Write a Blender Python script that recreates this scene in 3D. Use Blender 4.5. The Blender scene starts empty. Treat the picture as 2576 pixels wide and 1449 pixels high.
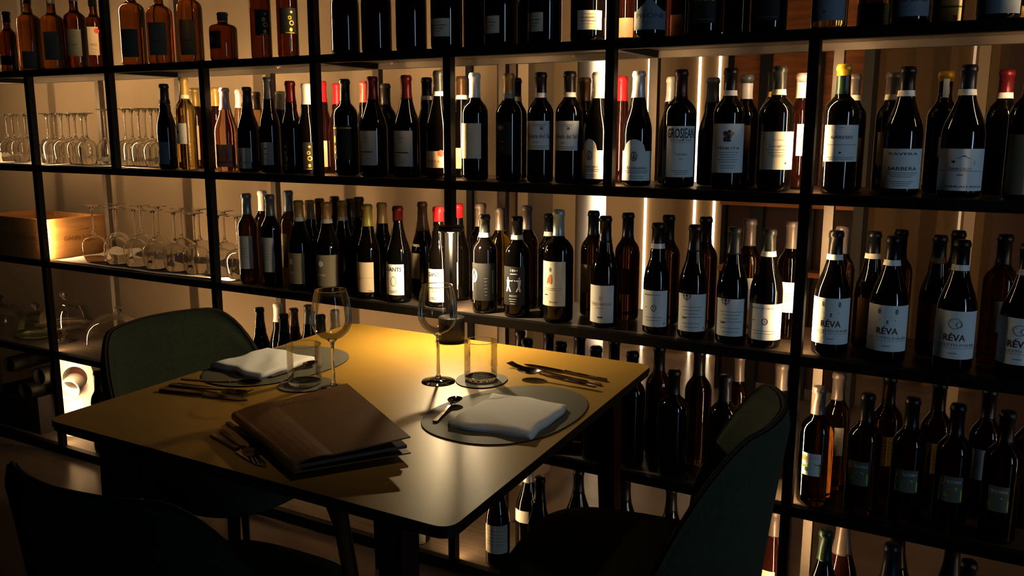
import bpy, bmesh, math, random
from mathutils import Vector, Matrix
random.seed(7)
LED_S, LINE_S, WIN_W, COL_W, LAMP_S, SPOT_W = 185.0, 4.0, 2.8, 14.0, 2900.0, 16.0
VIEW, LOOK, EXPO = 'Standard', 'None', 0.2
GAM = .82
sc = bpy.context.scene
COL = sc.collection
PI = math.pi

# ------------------------------------------------------------------ camera
W, H, FPX = 2576, 1449, 2197.4
CAM = Vector((1.5, -2.12, 1.375))
CR = Vector((0.86608625, 0.49989014, 0.00211332))
CU = Vector((-0.09104789, 0.15358566, 0.98393177))
CF = Vector((-0.49153321, 0.85236219, -0.17853237))
cd = bpy.data.cameras.new('camera'); cam = bpy.data.objects.new('camera', cd); COL.objects.link(cam)
cd.sensor_width = 36.0; cd.lens = FPX / W * 36.0; cd.clip_start = 0.02; cd.clip_end = 60
cam.matrix_world = Matrix(((CR.x, CU.x, -CF.x, CAM.x), (CR.y, CU.y, -CF.y, CAM.y), (CR.z, CU.z, -CF.z, CAM.z), (0, 0, 0, 1)))
sc.camera = cam

def at(px, py, axis, val):
    """world point where the sight line of a photo pixel meets a plane"""
    d = CR * ((px - W / 2) / FPX) - CU * ((py - H / 2) / FPX) + CF
    i = 'xyz'.index(axis)
    return CAM + d * ((val - CAM[i]) / d[i])

def dist(p):
    return (Vector(p) - CAM).dot(CF)

# --------------------------------------------------------------- materials
MATS = {}
def mat(name, base, rough=0.5, metal=0.0, spec=0.5, trans=0.0, ior=1.45, emit=None, estr=0.0, coat=0.0, bump=0.0, bscale=60.0, vary=0.0, vscale=8.0, sheen=0.0, stretch=None, alpha=None):
    if name in MATS: return MATS[name]
    m = bpy.data.materials.new(name); m.use_nodes = True
    nt = m.node_tree; b = nt.nodes['Principled BSDF']
    b.inputs['Base Color'].default_value = (*base, 1)
    b.inputs['Roughness'].default_value = rough
    b.inputs['Metallic'].default_value = metal
    b.inputs['Specular IOR Level'].default_value = spec
    b.inputs['IOR'].default_value = ior
    b.inputs['Transmission Weight'].default_value = trans
    b.inputs['Coat Weight'].default_value = coat
    b.inputs['Sheen Weight'].default_value = sheen
    if emit:
        b.inputs['Emission Color'].default_value = (*emit, 1); b.inputs['Emission Strength'].default_value = estr
    if bump or vary:
        tc = nt.nodes.new('ShaderNodeTexCoord'); mp = nt.nodes.new('ShaderNodeMapping')
        if stretch: mp.inputs['Scale'].default_value = stretch
        nt.links.new(tc.outputs['Object'], mp.inputs['Vector'])
    if bump:
        n = nt.nodes.new('ShaderNodeTexNoise'); n.inputs['Scale'].default_value = bscale; n.inputs['Detail'].default_value = 4
        bp = nt.nodes.new('ShaderNodeBump'); bp.inputs['Strength'].default_value = bump; bp.inputs['Distance'].default_value = 0.002
        nt.links.new(mp.outputs[0], n.inputs['Vector']); nt.links.new(n.outputs['Fac'], bp.inputs['Height']); nt.links.new(bp.outputs[0], b.inputs['Normal'])
    if vary:
        n = nt.nodes.new('ShaderNodeTexNoise'); n.inputs['Scale'].default_value = vscale; n.inputs['Detail'].default_value = 5
        r = nt.nodes.new('ShaderNodeValToRGB')
        r.color_ramp.elements[0].color = (*[c * (1 - vary) for c in base], 1); r.color_ramp.elements[0].position = .3
        r.color_ramp.elements[1].color = (*[min(1, c * (1 + vary)) for c in base], 1); r.color_ramp.elements[1].position = .7
        nt.links.new(mp.outputs[0], n.inputs['Vector']); nt.links.new(n.outputs['Fac'], r.inputs['Fac']); nt.links.new(r.outputs['Color'], b.inputs['Base Color'])
    MATS[name] = m; return m

def thin_glass(name, tint=(1, 1, 1), edge=0.55, refl=1.0):
    """thin blown glass: see-through face on, darker and mirror-like at the grazing rim"""
    if name in MATS: return MATS[name]
    m = bpy.data.materials.new(name); m.use_nodes = True; nt = m.node_tree
    nt.nodes.remove(nt.nodes['Principled BSDF']); out = nt.nodes['Material Output']
    tr = nt.nodes.new('ShaderNodeBsdfTransparent'); gl = nt.nodes.new('ShaderNodeBsdfGlossy'); gl.inputs['Roughness'].default_value = .03
    gl.inputs['Color'].default_value = (refl, refl, refl, 1)
    lw = nt.nodes.new('ShaderNodeLayerWeight'); lw.inputs['Blend'].default_value = .5
    rp = nt.nodes.new('ShaderNodeValToRGB'); rp.color_ramp.elements[0].position = .80; rp.color_ramp.elements[0].color = (*tint, 1)
    rp.color_ramp.elements[1].position = 1.0; rp.color_ramp.elements[1].color = (edge * tint[0], edge * tint[1], edge * tint[2], 1)
    fr = nt.nodes.new('ShaderNodeFresnel'); fr.inputs['IOR'].default_value = 1.5
    mx = nt.nodes.new('ShaderNodeMixShader')
    nt.links.new(lw.outputs['Facing'], rp.inputs['Fac']); nt.links.new(rp.outputs['Color'], tr.inputs['Color'])
    mu = nt.nodes.new('ShaderNodeMath'); mu.operation = 'MULTIPLY'; mu.inputs[1].default_value = .72; nt.links.new(fr.outputs[0], mu.inputs[0])
    nt.links.new(mu.outputs[0], mx.inputs[0]); nt.links.new(tr.outputs[0], mx.inputs[1]); nt.links.new(gl.outputs[0], mx.inputs[2])
    nt.links.new(mx.outputs[0], out.inputs['Surface']); MATS[name] = m; return m

def emitter(name, col, s):
    if name in MATS: return MATS[name]
    m = bpy.data.materials.new(name); m.use_nodes = True; nt = m.node_tree
    nt.nodes.remove(nt.nodes['Principled BSDF'])
    e = nt.nodes.new('ShaderNodeEmission'); e.inputs['Color'].default_value = (*col, 1); e.inputs['Strength'].default_value = s
    nt.links.new(e.outputs[0], nt.nodes['Material Output'].inputs['Surface']); MATS[name] = m; return m

WARM = (1.0, .67, .35)
STEEL = mat('dark_steel', (.012, .010, .009), .5, .2, .22, bump=.15, bscale=90)
LITSTEEL = mat('lit_rear_steel', (.20, .175, .15), .42, .55, bump=.12, bscale=60)  # rack steel made paler at the rear: strip light put into its colour
PLATE = mat('shelf_steel', (.17, .14, .115), .30, .5, bump=.12, bscale=40, vary=.25, vscale=5, stretch=(1, 14, 1))
LED = emitter('warm_light_strip', WARM, LED_S)
LINE = emitter('warm_light_line', (1, .80, .55), LINE_S)
GLASS = {
 'K': mat('black_bottle_glass', (.0035, .0025, .002), .05, 0, .5),
 'R': mat('backlit_red_bottle_glass', (.022, .005, .003), .05, 0, .5),  # opaque; the red glow of backlight is put into the base colour
 'A': mat('amber_bottle_glass', (.15, .070, .010), .03, 0, .5, trans=1, ior=1.36),
 'B': mat('brown_bottle_glass', (.05, .018, .004), .03, 0, .5, trans=1, ior=1.36),
 'Y': mat('yellow_green_bottle_glass', (.50, .38, .04), .03, 0, .5, trans=1, ior=1.36),
 'P': mat('rose_wine_glass', (.95, .62, .42), .03, 0, .5, trans=1, ior=1.34),
 'W': mat('golden_wine_glass', (.95, .72, .25), .03, 0, .5, trans=1, ior=1.34),
 'S': mat('whisky_glass', (.30, .115, .018), .03, 0, .5, trans=1, ior=1.38),
 'D': mat('dark_rum_glass', (.17, .042, .007), .03, 0, .5, trans=1, ior=1.38),
 'C': mat('clear_wine_glass_body', (.90, .84, .66), .03, 0, .5, trans=1, ior=1.34),
}
CAPC = dict(blk=(.012, .012, .013), dkg=(.04, .045, .045), gry=(.16, .165, .17), slv=(.55, .55, .54), wht=(.75, .73, .70), crm=(.66, .60, .42),
 tan=(.33, .20, .07), olv=(.30, .24, .05), red=(.70, .035, .05), drd=(.13, .012, .014), pur=(.035, .012, .018), yel=(.60, .38, .03), gld=(.50, .36, .12),
 pnk=(.13, .105, .095), blu=(.15, .20, .25), brn=(.10, .06, .03), sal=(.75, .16, .13), grn=(.02, .045, .03), ltg=(.45, .52, .48), cpk=(.70, .52, .50), nvy=(.015, .018, .03))
def capm(c):
    return mat('capsule_' + c, CAPC[c], .34, .25 if c not in ('tan', 'olv', 'crm', 'wht') else 0, .5, bump=.1, bscale=200)
PAPC = dict(wht=(.78, .77, .73), crm=(.74, .68, .54), gry=(.42, .42, .40), dgr=(.030, .029, .027), blk=(.018, .017, .016), olv=(.24, .20, .13), bge=(.62, .50, .35),
 brn=(.20, .10, .05), org=(.52, .22, .06), yel=(.62, .40, .05), pnk=(.62, .27, .16), grn=(.22, .26, .18), blu=(.22, .26, .30), dol=(.13, .13, .10), amb=(.32, .18, .07))
def papm(c):
    return mat('label_paper_' + c, PAPC[c], .62, 0, .3, bump=.06, bscale=300)
INKC = dict(k=(.03, .03, .03), g=(.22, .22, .21), w=(.75, .74, .70), o=(.50, .36, .10), r=(.10, .022, .026), b=(.03, .04, .05), br=(.28, .12, .05), gn=(.12, .28, .04), lg=(.50, .58, .10), rs=(.60, .10, .07), lb=(.40, .30, .2), bz=(.55, .25, .08), y=(.55, .45, .15))
def inkm(c):
    return mat('ink_' + c, INKC[c], .5, .6 if c == 'o' else 0, .3)

# ------------------------------------------------------------ mesh builder
class MB:
    def __init__(s): s.v = []; s.f = []; s.m = []; s.sm = []
    def add(s, vs, fs, mi=0, smooth=False):
        o = len(s.v); s.v += [tuple(v) for v in vs]
        for f in fs: s.f.append([i + o for i in f]); s.m.append(mi); s.sm.append(smooth)
        return s
    def box(s, x0, x1, y0, y1, z0, z1, mi=0, M=None):
        vs = [Vector(p) for p in ((x0, y0, z0), (x1, y0, z0), (x1, y1, z0), (x0, y1, z0), (x0, y0, z1), (x1, y0, z1), (x1, y1, z1), (x0, y1, z1))]
        if M: vs = [M @ v for v in vs]
        return s.add(vs, [(0, 3, 2, 1), (4, 5, 6, 7), (0, 1, 5, 4), (1, 2, 6, 5), (2, 3, 7, 6), (3, 0, 4, 7)], mi)
    def lathe(s, prof, n=32, mi=0, M=None, smooth=True, close=True):
        vs = []; fs = []; k = len(prof)
        for i in range(n):
            a = 2 * PI * i / n; c, q = math.cos(a), math.sin(a)
            for r, z in prof: vs.append(Vector((r * c, r * q, z)))
        for i in range(n):
            j = (i + 1) % n
            for t in range(k - 1):
                fs.append((i * k + t, j * k + t, j * k + t + 1, i * k + t + 1))
        if close:
            if prof[0][0] > 1e-6: fs.append([i * k for i in range(n)][::-1])
            if prof[-1][0] > 1e-6: fs.append([i * k + k - 1 for i in range(n)])
        if M: vs = [M @ v for v in vs]
        return s.add(vs, fs, mi, smooth)
    def tube(s, pts, rad, n=10, mi=0, flat=1.0):
        """tapered round bar along points; rad number or list; flat squashes the local height"""
        pts = [Vector(p) for p in pts]; rs = rad if isinstance(rad, (list, tuple)) else [rad] * len(pts)
        vs = []; fs = []
        for i, p in enumerate(pts):
            d = (pts[min(i + 1, len(pts) - 1)] - pts[max(i - 1, 0)]).normalized()
            u = d.cross(Vector((0, 0, 1)))
            if u.length < 1e-3: u = Vector((1, 0, 0))
            u.normalize(); w = u.cross(d)
            for k in range(n):
                a = 2 * PI * k / n; vs.append(p + u * math.cos(a) * rs[i] + w * math.sin(a) * rs[i] * flat)
        for i in range(len(pts) - 1):
            for k in range(n):
                fs.append((i * n + k, i * n + (k + 1) % n, (i + 1) * n + (k + 1) % n, (i + 1) * n + k))
        fs.append(list(range(n))[::-1]); fs.append([(len(pts) - 1) * n + k for k in range(n)])
        return s.add(vs, fs, mi, True)
    def prism(s, outline, z0, z1, mi=0, M=None, bevel=0.0):
        n = len(outline); vs = []; fs = []
        if bevel:
            cx = sum(p[0] for p in outline) / n; cy = sum(p[1] for p in outline) / n
            def inset(p): d = Vector((p[0] - cx, p[1] - cy)); k = max(0, 1 - bevel / max(d.length, 1e-6)); return (cx + d.x * k, cy + d.y * k)
            ins = [inset(p) for p in outline]
            rings = [(ins, z0), (outline, z0 + bevel), (outline, z1 - bevel), (ins, z1)]
        else: rings = [(outline, z0), (outline, z1)]
        for o, z in rings: vs += [Vector((p[0], p[1], z)) for p in o]
        for r in range(len(rings) - 1):
            for i in range(n):
                j = (i + 1) % n; fs.append((r * n + i, r * n + j, (r + 1) * n + j, (r + 1) * n + i))
        fs.append(list(range(n))[::-1]); fs.append([(len(rings) - 1) * n + i for i in range(n)])
        if M: vs = [M @ v for v in vs]
        return s.add(vs, fs, mi)
    def mesh(s, name, mats):
        me = bpy.data.meshes.new(name); me.from_pydata(s.v, [], s.f)
        for m in (mats if isinstance(mats, (list, tuple)) else [mats]): me.materials.append(m)
        me.polygons.foreach_set('material_index', s.m); me.polygons.foreach_set('use_smooth', s.sm); me.update()
        return me

def link(name, me, parent=None, loc=None, rotz=None):
    o = bpy.data.objects.new(name, me); COL.objects.link(o)
    if parent: o.parent = parent
    if loc is not None: o.location = loc
    if rotz is not None: o.rotation_euler = (0, 0, rotz)
    return o
def obj(name, mb, mats, parent=None, loc=None, rotz=None):
    return link(name, mb.mesh(name, mats), parent, loc, rotz)
LABELS = []
def tag(o, label, cat, group=None, kind=None):
    o['label'] = label; o['category'] = cat
    if group: o['group'] = group
    if kind: o['kind'] = kind
    LABELS.append(label); return o
def thing(name, label, cat, loc=(0, 0, 0), rotz=0.0, group=None):
    o = bpy.data.objects.new(name, None); COL.objects.link(o); o.empty_display_size = .05
    o.location = loc; o.rotation_euler = (0, 0, rotz); return tag(o, label, cat, group)
def struct(name, mb, m):
    o = obj(name, mb, m); o['kind'] = 'structure'; return o

def text_faces(txt, size, width=None, bold=0.0):
    """vertices and faces of flat lettering, centred on the origin, lying in x (reading) and y (up)"""
    cu = bpy.data.curves.new('lettering', 'FONT'); cu.body = txt; cu.size = size; cu.align_x = 'CENTER'; cu.align_y = 'CENTER'; cu.resolution_u = 2; cu.offset = bold * size
    o = bpy.data.objects.new('lettering', cu); me = o.to_mesh()
    vs = [v.co.copy() for v in me.vertices]; fs = [list(p.vertices) for p in me.polygons]
    o.to_mesh_clear(); bpy.data.objects.remove(o); bpy.data.curves.remove(cu)
    if width and vs:
        w = max(v.x for v in vs) - min(v.x for v in vs)
        if w > 0: vs = [Vector((v.x * width / w, v.y, 0)) for v in vs]
    return vs, fs
# ------------------------------------------------------------------ setting
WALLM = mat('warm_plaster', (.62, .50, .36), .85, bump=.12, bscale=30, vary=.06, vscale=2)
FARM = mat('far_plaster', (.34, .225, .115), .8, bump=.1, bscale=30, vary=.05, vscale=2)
DARKW = mat('dark_wall_paint', (.05, .042, .036), .8, bump=.1, bscale=40)
FLOORM = mat('satin_floor', (.30, .22, .16), .24, 0, .5, bump=.05, bscale=25, vary=.14, vscale=3, stretch=(.25, 2, 1))
PILM = mat('brown_wood_upright', (.16, .11, .075), .5, bump=.1, bscale=50, vary=.2, vscale=10, stretch=(10, 10, .6))
PILL = mat('pale_upright', (.52, .42, .31), .6, bump=.1, bscale=50)
BLKM = mat('black_upright', (.012, .011, .01), .5, bump=.05)
COLM = mat('white_column_plaster', (.82, .78, .72), .7, bump=.12, bscale=35)
struct('floor', MB().box(-4.2, 4.4, -3.6, 3.1, -.06, 0), FLOORM)
struct('ceiling', MB().box(-4.2, 4.4, -3.6, 3.1, 2.9, 2.96), DARKW)
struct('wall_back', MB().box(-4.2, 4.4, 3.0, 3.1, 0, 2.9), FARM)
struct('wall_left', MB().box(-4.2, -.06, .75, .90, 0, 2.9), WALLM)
struct('wall_end', MB().box(-4.3, -4.2, -3.6, 3.1, 0, 2.9), DARKW)
struct('wall_front', MB().box(-4.2, 4.4, -3.7, -3.6, 0, 2.9), DARKW)
wr = MB()
for a in ((-3.6, -2.62, 0, 2.9), (-1.78, 3.1, 0, 2.9), (-2.62, -1.78, 0, .12), (-2.62, -1.78, 2.42, 2.9)): wr.box(4.4, 4.5, a[0], a[1], a[2], a[3])
struct('wall_right', wr, DARKW)
win = MB()
for a in ((-2.62, -2.56, .12, 2.42), (-1.84, -1.78, .12, 2.42), (-2.56, -1.84, .12, .18), (-2.56, -1.84, 2.36, 2.42)): win.box(4.41, 4.47, a[0], a[1], a[2], a[3])
struct('window_1', win, BLKM)
struct('trim_1', MB().box(-.352, -.326, .735, .75, 0, 2.9), BLKM)
struct('trim_2', MB().box(-.192, -.112, .70, .75, 0, 2.9), PILM)
struct('trim_3', MB().box(-.103, -.06, .70, .75, 0, 2.9), PILL)
struct('trim_4', MB().box(1.30, 1.345, 2.3, 2.36, 0, 2.9), PILL)
c = at(1490, 300, 'y', 2.4)
struct('trim_5', MB().lathe([(.086, 0), (.086, 2.9)], 40, M=Matrix.Translation((c.x, 2.4, 0))), COLM)

# vertical light lines let into the far wall
for px, py, nm in ((1630, 300, 'left of the black cabinet, first from the white column'), (1758, 250, 'second from the white column'), (1808, 250, 'third from the white column'), (1890, 170, 'just before the wooden cabinet'), (2109, 520, 'right of the wooden cabinet panel'), (2413, 560, 'farthest right, alone on the bare wall')):
    p = at(px, py, 'y', 2.99)
    if px in (1630,): nm = 'nearest the white column'
    o = obj('light_line', MB().box(-.0062, .0062, -.006, .006, .0, 2.75), LINE if px < 2000 else emitter('dim_light_line', (1, .72, .45), LINE_S * .12), None, (p.x, 2.99, 0.0))
    tag(o, 'thin vertical light line on far wall, ' + nm, 'light', 'light lines on the far wall')

# wooden cabinet in the room behind
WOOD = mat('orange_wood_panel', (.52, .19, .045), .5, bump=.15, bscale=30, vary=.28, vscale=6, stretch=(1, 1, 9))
cab = thing('wood_cabinet', 'tall orange wood cabinet with black uprights in the room behind the rack', 'cabinet', (0, 0, 0))
def X24(px, py=350, y=2.4): return at(px, py, 'y', y).x
CY = 2.4
xa, xb, xc, xd = X24(1836), X24(2170), X24(1905), X24(1932)
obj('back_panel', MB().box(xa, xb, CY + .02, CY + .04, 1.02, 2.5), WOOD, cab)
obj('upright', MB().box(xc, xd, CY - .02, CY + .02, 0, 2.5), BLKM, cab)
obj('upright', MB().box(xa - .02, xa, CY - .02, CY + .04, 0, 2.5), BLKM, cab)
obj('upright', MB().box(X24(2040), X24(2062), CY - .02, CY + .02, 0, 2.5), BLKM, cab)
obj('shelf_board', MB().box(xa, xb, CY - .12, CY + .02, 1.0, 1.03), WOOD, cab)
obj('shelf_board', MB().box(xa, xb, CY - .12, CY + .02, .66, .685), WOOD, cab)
obj('lower_panel', MB().box(xa, xb, CY + .03, CY + .05, .05, 1.0), mat('shaded_niche_wood', (.07, .025, .012), .5, bump=.1, bscale=30), cab)  # darkness of the open compartment put into this panel's colour
obj('side_panel', MB().box(xb, xb + .045, CY - .12, CY + .05, 0, 2.5), mat('grey_cabinet_side', (.10, .09, .075), .6, bump=.1), cab)
# brown pier at the far right with a rough pale edge
c = at(2530, 700, 'y', 2.2)
struct('trim_6', MB().box(c.x - .07, c.x + .25, 2.2, 2.35, 0, 2.9), mat('brown_pier', (.09, .05, .035), .7, bump=.4, bscale=14))

# ---------------------------------------------------------------- wine rack
PX = lambda i: -1.957 + .5044 * i
SB = [1.577, 1.203, .8125, .425, .011]         # underside of each shelf rail, top to bottom
ST = [z + .025 for z in SB]                    # bottles stand here
RD = .335
rack = thing('wine_rack', 'long open black steel wine rack of square tubes with five shelves', 'rack', (0, 0, 0))
XL, XR = PX(-2) - .02, PX(8) + .02
T = .0125
for k in range(5):
    # the shelves: sheet steel between rails
    obj('shelf', MB().box(XL, XR, .025, RD - .025, ST[k] - .006, ST[k]), PLATE, rack)
    obj('front_rail', MB().box(XL, XR, 0, .025, SB[k], ST[k]), STEEL, rack)
    obj('rear_rail', MB().box(XL, XR, RD - .025, RD, SB[k], ST[k]), LITSTEEL, rack)
rows = [(ST[0], 2.03, range(-1, 9, 2)), (ST[1], SB[0], range(-2, 9)), (ST[2], SB[1], range(-2, 9, 2)), (ST[3], SB[2], range(-2, 9, 2)), (ST[4], SB[3], range(-2, 9, 2))]
for r, (z0, z1, ids) in enumerate(rows):
    for i in ids:
        x = PX(i)
        obj('post', MB().box(x - T, x + T, 0, .025, z0, z1), STEEL, rack)
        obj('rear_post', MB().box(x - T, x + T, RD - .025, RD, z0, z1), LITSTEEL, rack)
        if i >= 0 or r < 2: obj('light_strip', MB().box(x - .0035, x + .0035, .0252, .0275, z0 + .012, z1 - .012), LED, rack)
    for i in ids if r != 1 else []:
        obj('cross_tube', MB().box(PX(i) - T, PX(i) + T, .025, RD - .025, SB[r], SB[r] + .018), STEEL, rack)
obj('front_rail', MB().box(XL, XR, 0, .025, 2.03, 2.055), STEEL, rack)
obj('rear_rail', MB().box(XL, XR, RD - .025, RD, 2.03, 2.055), STEEL, rack)
BOLT = mat('bolt_steel', (.45, .36, .28), .3, .95, bump=.3, bscale=300)
for px, py in ((1257, 158), (1445, 137), (1703, 127), (1943, 119), (2080, 117), (2196, 114), (2301, 110), (2434, 104), (988, 156), (701, 167), (682, 180), (158, 198), (240, 196)):
    p = at(px, py, 'z', SB[0] + .019)
    if .03 < p.y < RD - .03:
        obj('bolt', MB().lathe([(.0001, -.008), (.006, -.0075), (.0068, -.004), (.0068, -.002), (.011, -.0018), (.011, 0)], 6, smooth=False), BOLT, rack, (p.x, p.y, p.z))

# ------------------------------------------------------------------- lights
def area(name, loc, target, sx, sy, col, watts, spread=None):
    l = bpy.data.lights.new(name, 'AREA'); l.shape = 'RECTANGLE'; l.size = sx; l.size_y = sy; l.color = col; l.energy = watts
    if spread: l.spread = spread
    o = bpy.data.objects.new(name, l); COL.objects.link(o); o.location = loc
    o.rotation_euler = (Vector(target) - Vector(loc)).to_track_quat('-Z', 'Y').to_euler(); return o
area('window_daylight', (4.52, -2.2, 1.30), (1.1, .0, 1.12), .42, 2.1, (.50, .74, 1.0), WIN_W, math.radians(50))
area('column_light', (-.36, 2.36, 1.45), (-.7, 2.4, 1.45), .06, 2.6, (1, .80, .56), COL_W)
sl = bpy.data.lights.new('table_fill_spot', 'SPOT'); sl.energy = SPOT_W; sl.color = (1, .74, .44); sl.spot_size = math.radians(31); sl.spot_blend = .8; sl.shadow_soft_size = .06  # added spot that brightens the table's near corner; no such fitting is seen
so = bpy.data.objects.new('table_fill_spot', sl); COL.objects.link(so); so.location = (.34, -.62, 2.86)
wd = bpy.data.worlds.new('world'); sc.world = wd; wd.use_nodes = True
wd.node_tree.nodes['Background'].inputs[0].default_value = (.30, .40, .55, 1); wd.node_tree.nodes['Background'].inputs[1].default_value = .004
# ------------------------------------------------------------------ bottles
# unit profiles: radius as a share of the body radius (b) or as neck metres (n), height as a share of the bottle
NR = .0148
def bottle_profile(shape, r, h):
    n = NR
    if shape == 'bdx':
        P = [(.0001, .004), (r * .80, .001), (r * .96, .004), (r, .012), (r, .62 * h), (r * .985, .648 * h), (r * .93, .676 * h), (r * .82, .705 * h), (r * .66, .730 * h), (n * 1.25, .757 * h), (n * 1.06, .785 * h), (n, .82 * h)]
    elif shape == 'bgy':
        P = [(.0001, .004), (r * .80, .001), (r * .96, .004), (r, .012), (r, .46 * h), (r * .985, .50 * h), (r * .93, .545 * h), (r * .84, .59 * h), (r * .71, .64 * h), (r * .585, .69 * h), (n * 1.36, .745 * h), (n * 1.15, .79 * h), (n * 1.03, .84 * h)]
    elif shape == 'champ':
        P = [(.0001, .008), (r * .80, .001), (r * .96, .004), (r, .014), (r, .43 * h), (r * .985, .48 * h), (r * .93, .53 * h), (r * .82, .59 * h), (r * .68, .65 * h), (r * .53, .72 * h), (r * .42, .80 * h), (r * .385, .86 * h)]
        n = r * .36
    elif shape == 'flute':
        P = [(.0001, .004), (r * .80, .001), (r * .96, .004), (r, .012), (r, .40 * h), (r * .96, .48 * h), (r * .85, .56 * h), (r * .70, .65 * h), (r * .56, .74 * h), (n * 1.1, .82 * h), (n, .86 * h)]
    elif shape == 'spirit':                       # straight sides, round shoulder
        P = [(.0001, .004), (r * .85, .001), (r * .97, .005), (r, .014), (r, .60 * h), (r * .97, .635 * h), (r * .86, .665 * h), (r * .66, .69 * h), (n * 1.35, .705 * h), (n * 1.1, .73 * h), (n * 1.02, .78 * h)]
    elif shape == 'squat':
        n = .0165
        P = [(.0001, .004), (r * .88, .001), (r * .97, .005), (r, .014), (r, .66 * h), (r * .97, .70 * h), (r * .86, .735 * h), (r * .66, .755 * h), (n * 1.2, .775 * h), (n, .80 * h)]
    P += [(n, .952 * h), (n + .0018, .955 * h), (n + .0018, .978 * h), (n * .98, h)]
    return P
def rad_at(P, z):
    for (r0, z0), (r1, z1) in zip(P, P[1:]):
        if z0 <= z <= z1 and z1 > z0: return r0 + (r1 - r0) * (z - z0) / (z1 - z0)
    return P[-1][0]
def shell(P, z0, z1, off, top=True):
    """a sleeve that follows the bottle between two heights"""
    zs = sorted({z0, z1, *[z for r, z in P if z0 < z < z1]})
    q = [(rad_at(P, z) + off, z) for z in zs]
    if top: q += [(q[-1][0] * .86, z1 + .0016), (.0001, z1 + .0018)]
    return q
def wrap(vs, P, off, zc):
    """bend flat points (x along the girth in metres, y height) round the bottle; local -Y is the front"""
    out = []
    for v in vs:
        z = zc + v[1]; R = rad_at(P, z) + off; a = v[0] / R
        out.append((R * math.sin(a), -R * math.cos(a), z))
    return out
def sheet(mb, P, x0, x1, zlo, zhi, off, mi=0, arch=None, nx=22, nz=3):
    vs = []; fs = []
    for i in range(nx + 1):
        u = i / nx; x = x0 + (x1 - x0) * u; top = zhi + (arch(u) if arch else 0)
        for k in range(nz + 1): vs.append((x, zlo + (top - zlo) * k / nz))
    for i in range(nx):
        for k in range(nz):
            a = i * (nz + 1) + k; fs.append((a, a + nz + 1, a + nz + 2, a + 1))
    return mb.add(wrap(vs, P, off, 0), fs, mi, True)
MESHC = {}
def cached(key, fn):
    if key not in MESHC: MESHC[key] = fn()
    return MESHC[key]

NB = [0]
SHELF = []
def bottle(row, dep, cx, top, w, shape, glass, cap, band, lab, label, cat='wine bottle', name='wine_bottle', h=None, tcap=None, group=None, sleeve=None, strip=False):
    """dep: distance of the axis behind the rack's front face; top: photo height of the cap (None: h is given and cx is read at the foot)"""
    zs = ST[row - 1] + .0006
    if top is not None:
        p = at(cx, top, 'y', dep); h = p.z - zs
    else:
        p = at(cx, lab_base(row, cx, dep), 'y', dep)
    h = min(max(h, .16), .345); h = round(h * 200) / 200
    r = w / 2 * dist((p.x, dep, zs + .1)) / FPX
    r = min(max(r, .030 if shape == 'flute' else .0335), .0465); r = round(r * 1000) / 1000
    P = bottle_profile(shape, r, h)
    face = math.atan2(CAM.x - p.x, -(CAM.y - dep))          # turn the front towards the viewer
    root = thing(name, label, cat, (p.x, dep, zs), face, group or ('bottles on the ' + ['top', 'second', 'third', 'fourth', 'bottom'][row - 1] + ' shelf of the rack'))
    link('glass_body', cached((shape, r, h, glass), lambda: MB().lathe(P, 36).mesh('glass_body', GLASS[glass])), root)
    if cap:
        c0 = tcap if tcap is not None else (.70 if shape == 'champ' else .84 if cat == 'spirit bottle' else .775)
        z0 = c0 * h
        link('capsule' if cat == 'wine bottle' else 'stopper', cached((shape, r, h, 'cap', cap, z0), lambda: MB().lathe(shell(P, z0, h, .0011), 24).mesh('capsule', capm(cap))), root)
        if band:
            bh = .013; zb = z0 + .0005
            link('neck_band', cached((shape, r, h, 'band', band, z0), lambda: MB().lathe(shell(P, zb, zb + bh, .0018, False), 24, close=False).mesh('neck_band', papm(band))), root)
    if sleeve:
        link('neck_sleeve', cached((shape, r, h, 'sl', sleeve), lambda: MB().lathe(shell(P, sleeve[1] * h, sleeve[2] * h - .0004, .0011, False), 24, close=False).mesh('neck_sleeve', capm(sleeve[0]))), root)
    if strip:
        smb = MB(); sheet(smb, P, -.005, .008, .79 * h, .94 * h, .0022, 0, None, 6); link('tax_strip', smb.mesh('tax_strip', papm('wht')), root)
    if lab:
        x0, y0, x1, y1, paper, ink = lab
        xc = cx if top is None else None
        yd = dep - r * .9
        zl = at((x0 + x1) / 2, y1, 'y', yd).z - zs; zh = at((x0 + x1) / 2, y0, 'y', yd).z - zs
        zl = max(zl, .006); zm = (zl + zh) / 2
        # axis pixel at the label's height
        q = Vector((p.x, dep, zs + zm)) - CAM; k = q.dot(CF)
        ax = W / 2 + FPX * q.dot(CR) / k; rp = FPX * r / k
        cl = lambda u: max(-.97, min(.97, u))
        a0, a1 = math.asin(cl((x0 - ax) / rp)), math.asin(cl((x1 - ax) / rp))
        if a1 - a0 < .25: a0, a1 = (a0 + a1) / 2 - .13, (a0 + a1) / 2 + .13
        if ink == 'arch': arch = lambda u: (.030 * math.sqrt(max(0, 1 - ((u - .42) / .30) ** 2)) if abs(u - .42) < .30 else 0)
        elif ink == 'peak': arch = lambda u: (.034 * max(0, 1 - abs(u - .5) / .42) ** 1.6)
        elif ink == 'quart': arch = lambda u: .02 * math.sqrt(max(0, 1 - u * u)) - .012
        else: arch = None
        mb = MB(); sheet(mb, P, a0 * r, a1 * r, zl, zh, .0007, 0, arch)
        mats = [papm(paper)]
        draw_ink(mb, mats, P, r, (a0 + a1) / 2 * r, zl, zh, (a1 - a0) * r, ink)
        lk = link('label', mb.mesh('label', mats), root)
        if ink in BACKS:
            pass
    NB[0] += 1; SHELF.append([row, root, r, face])
    return root
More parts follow.
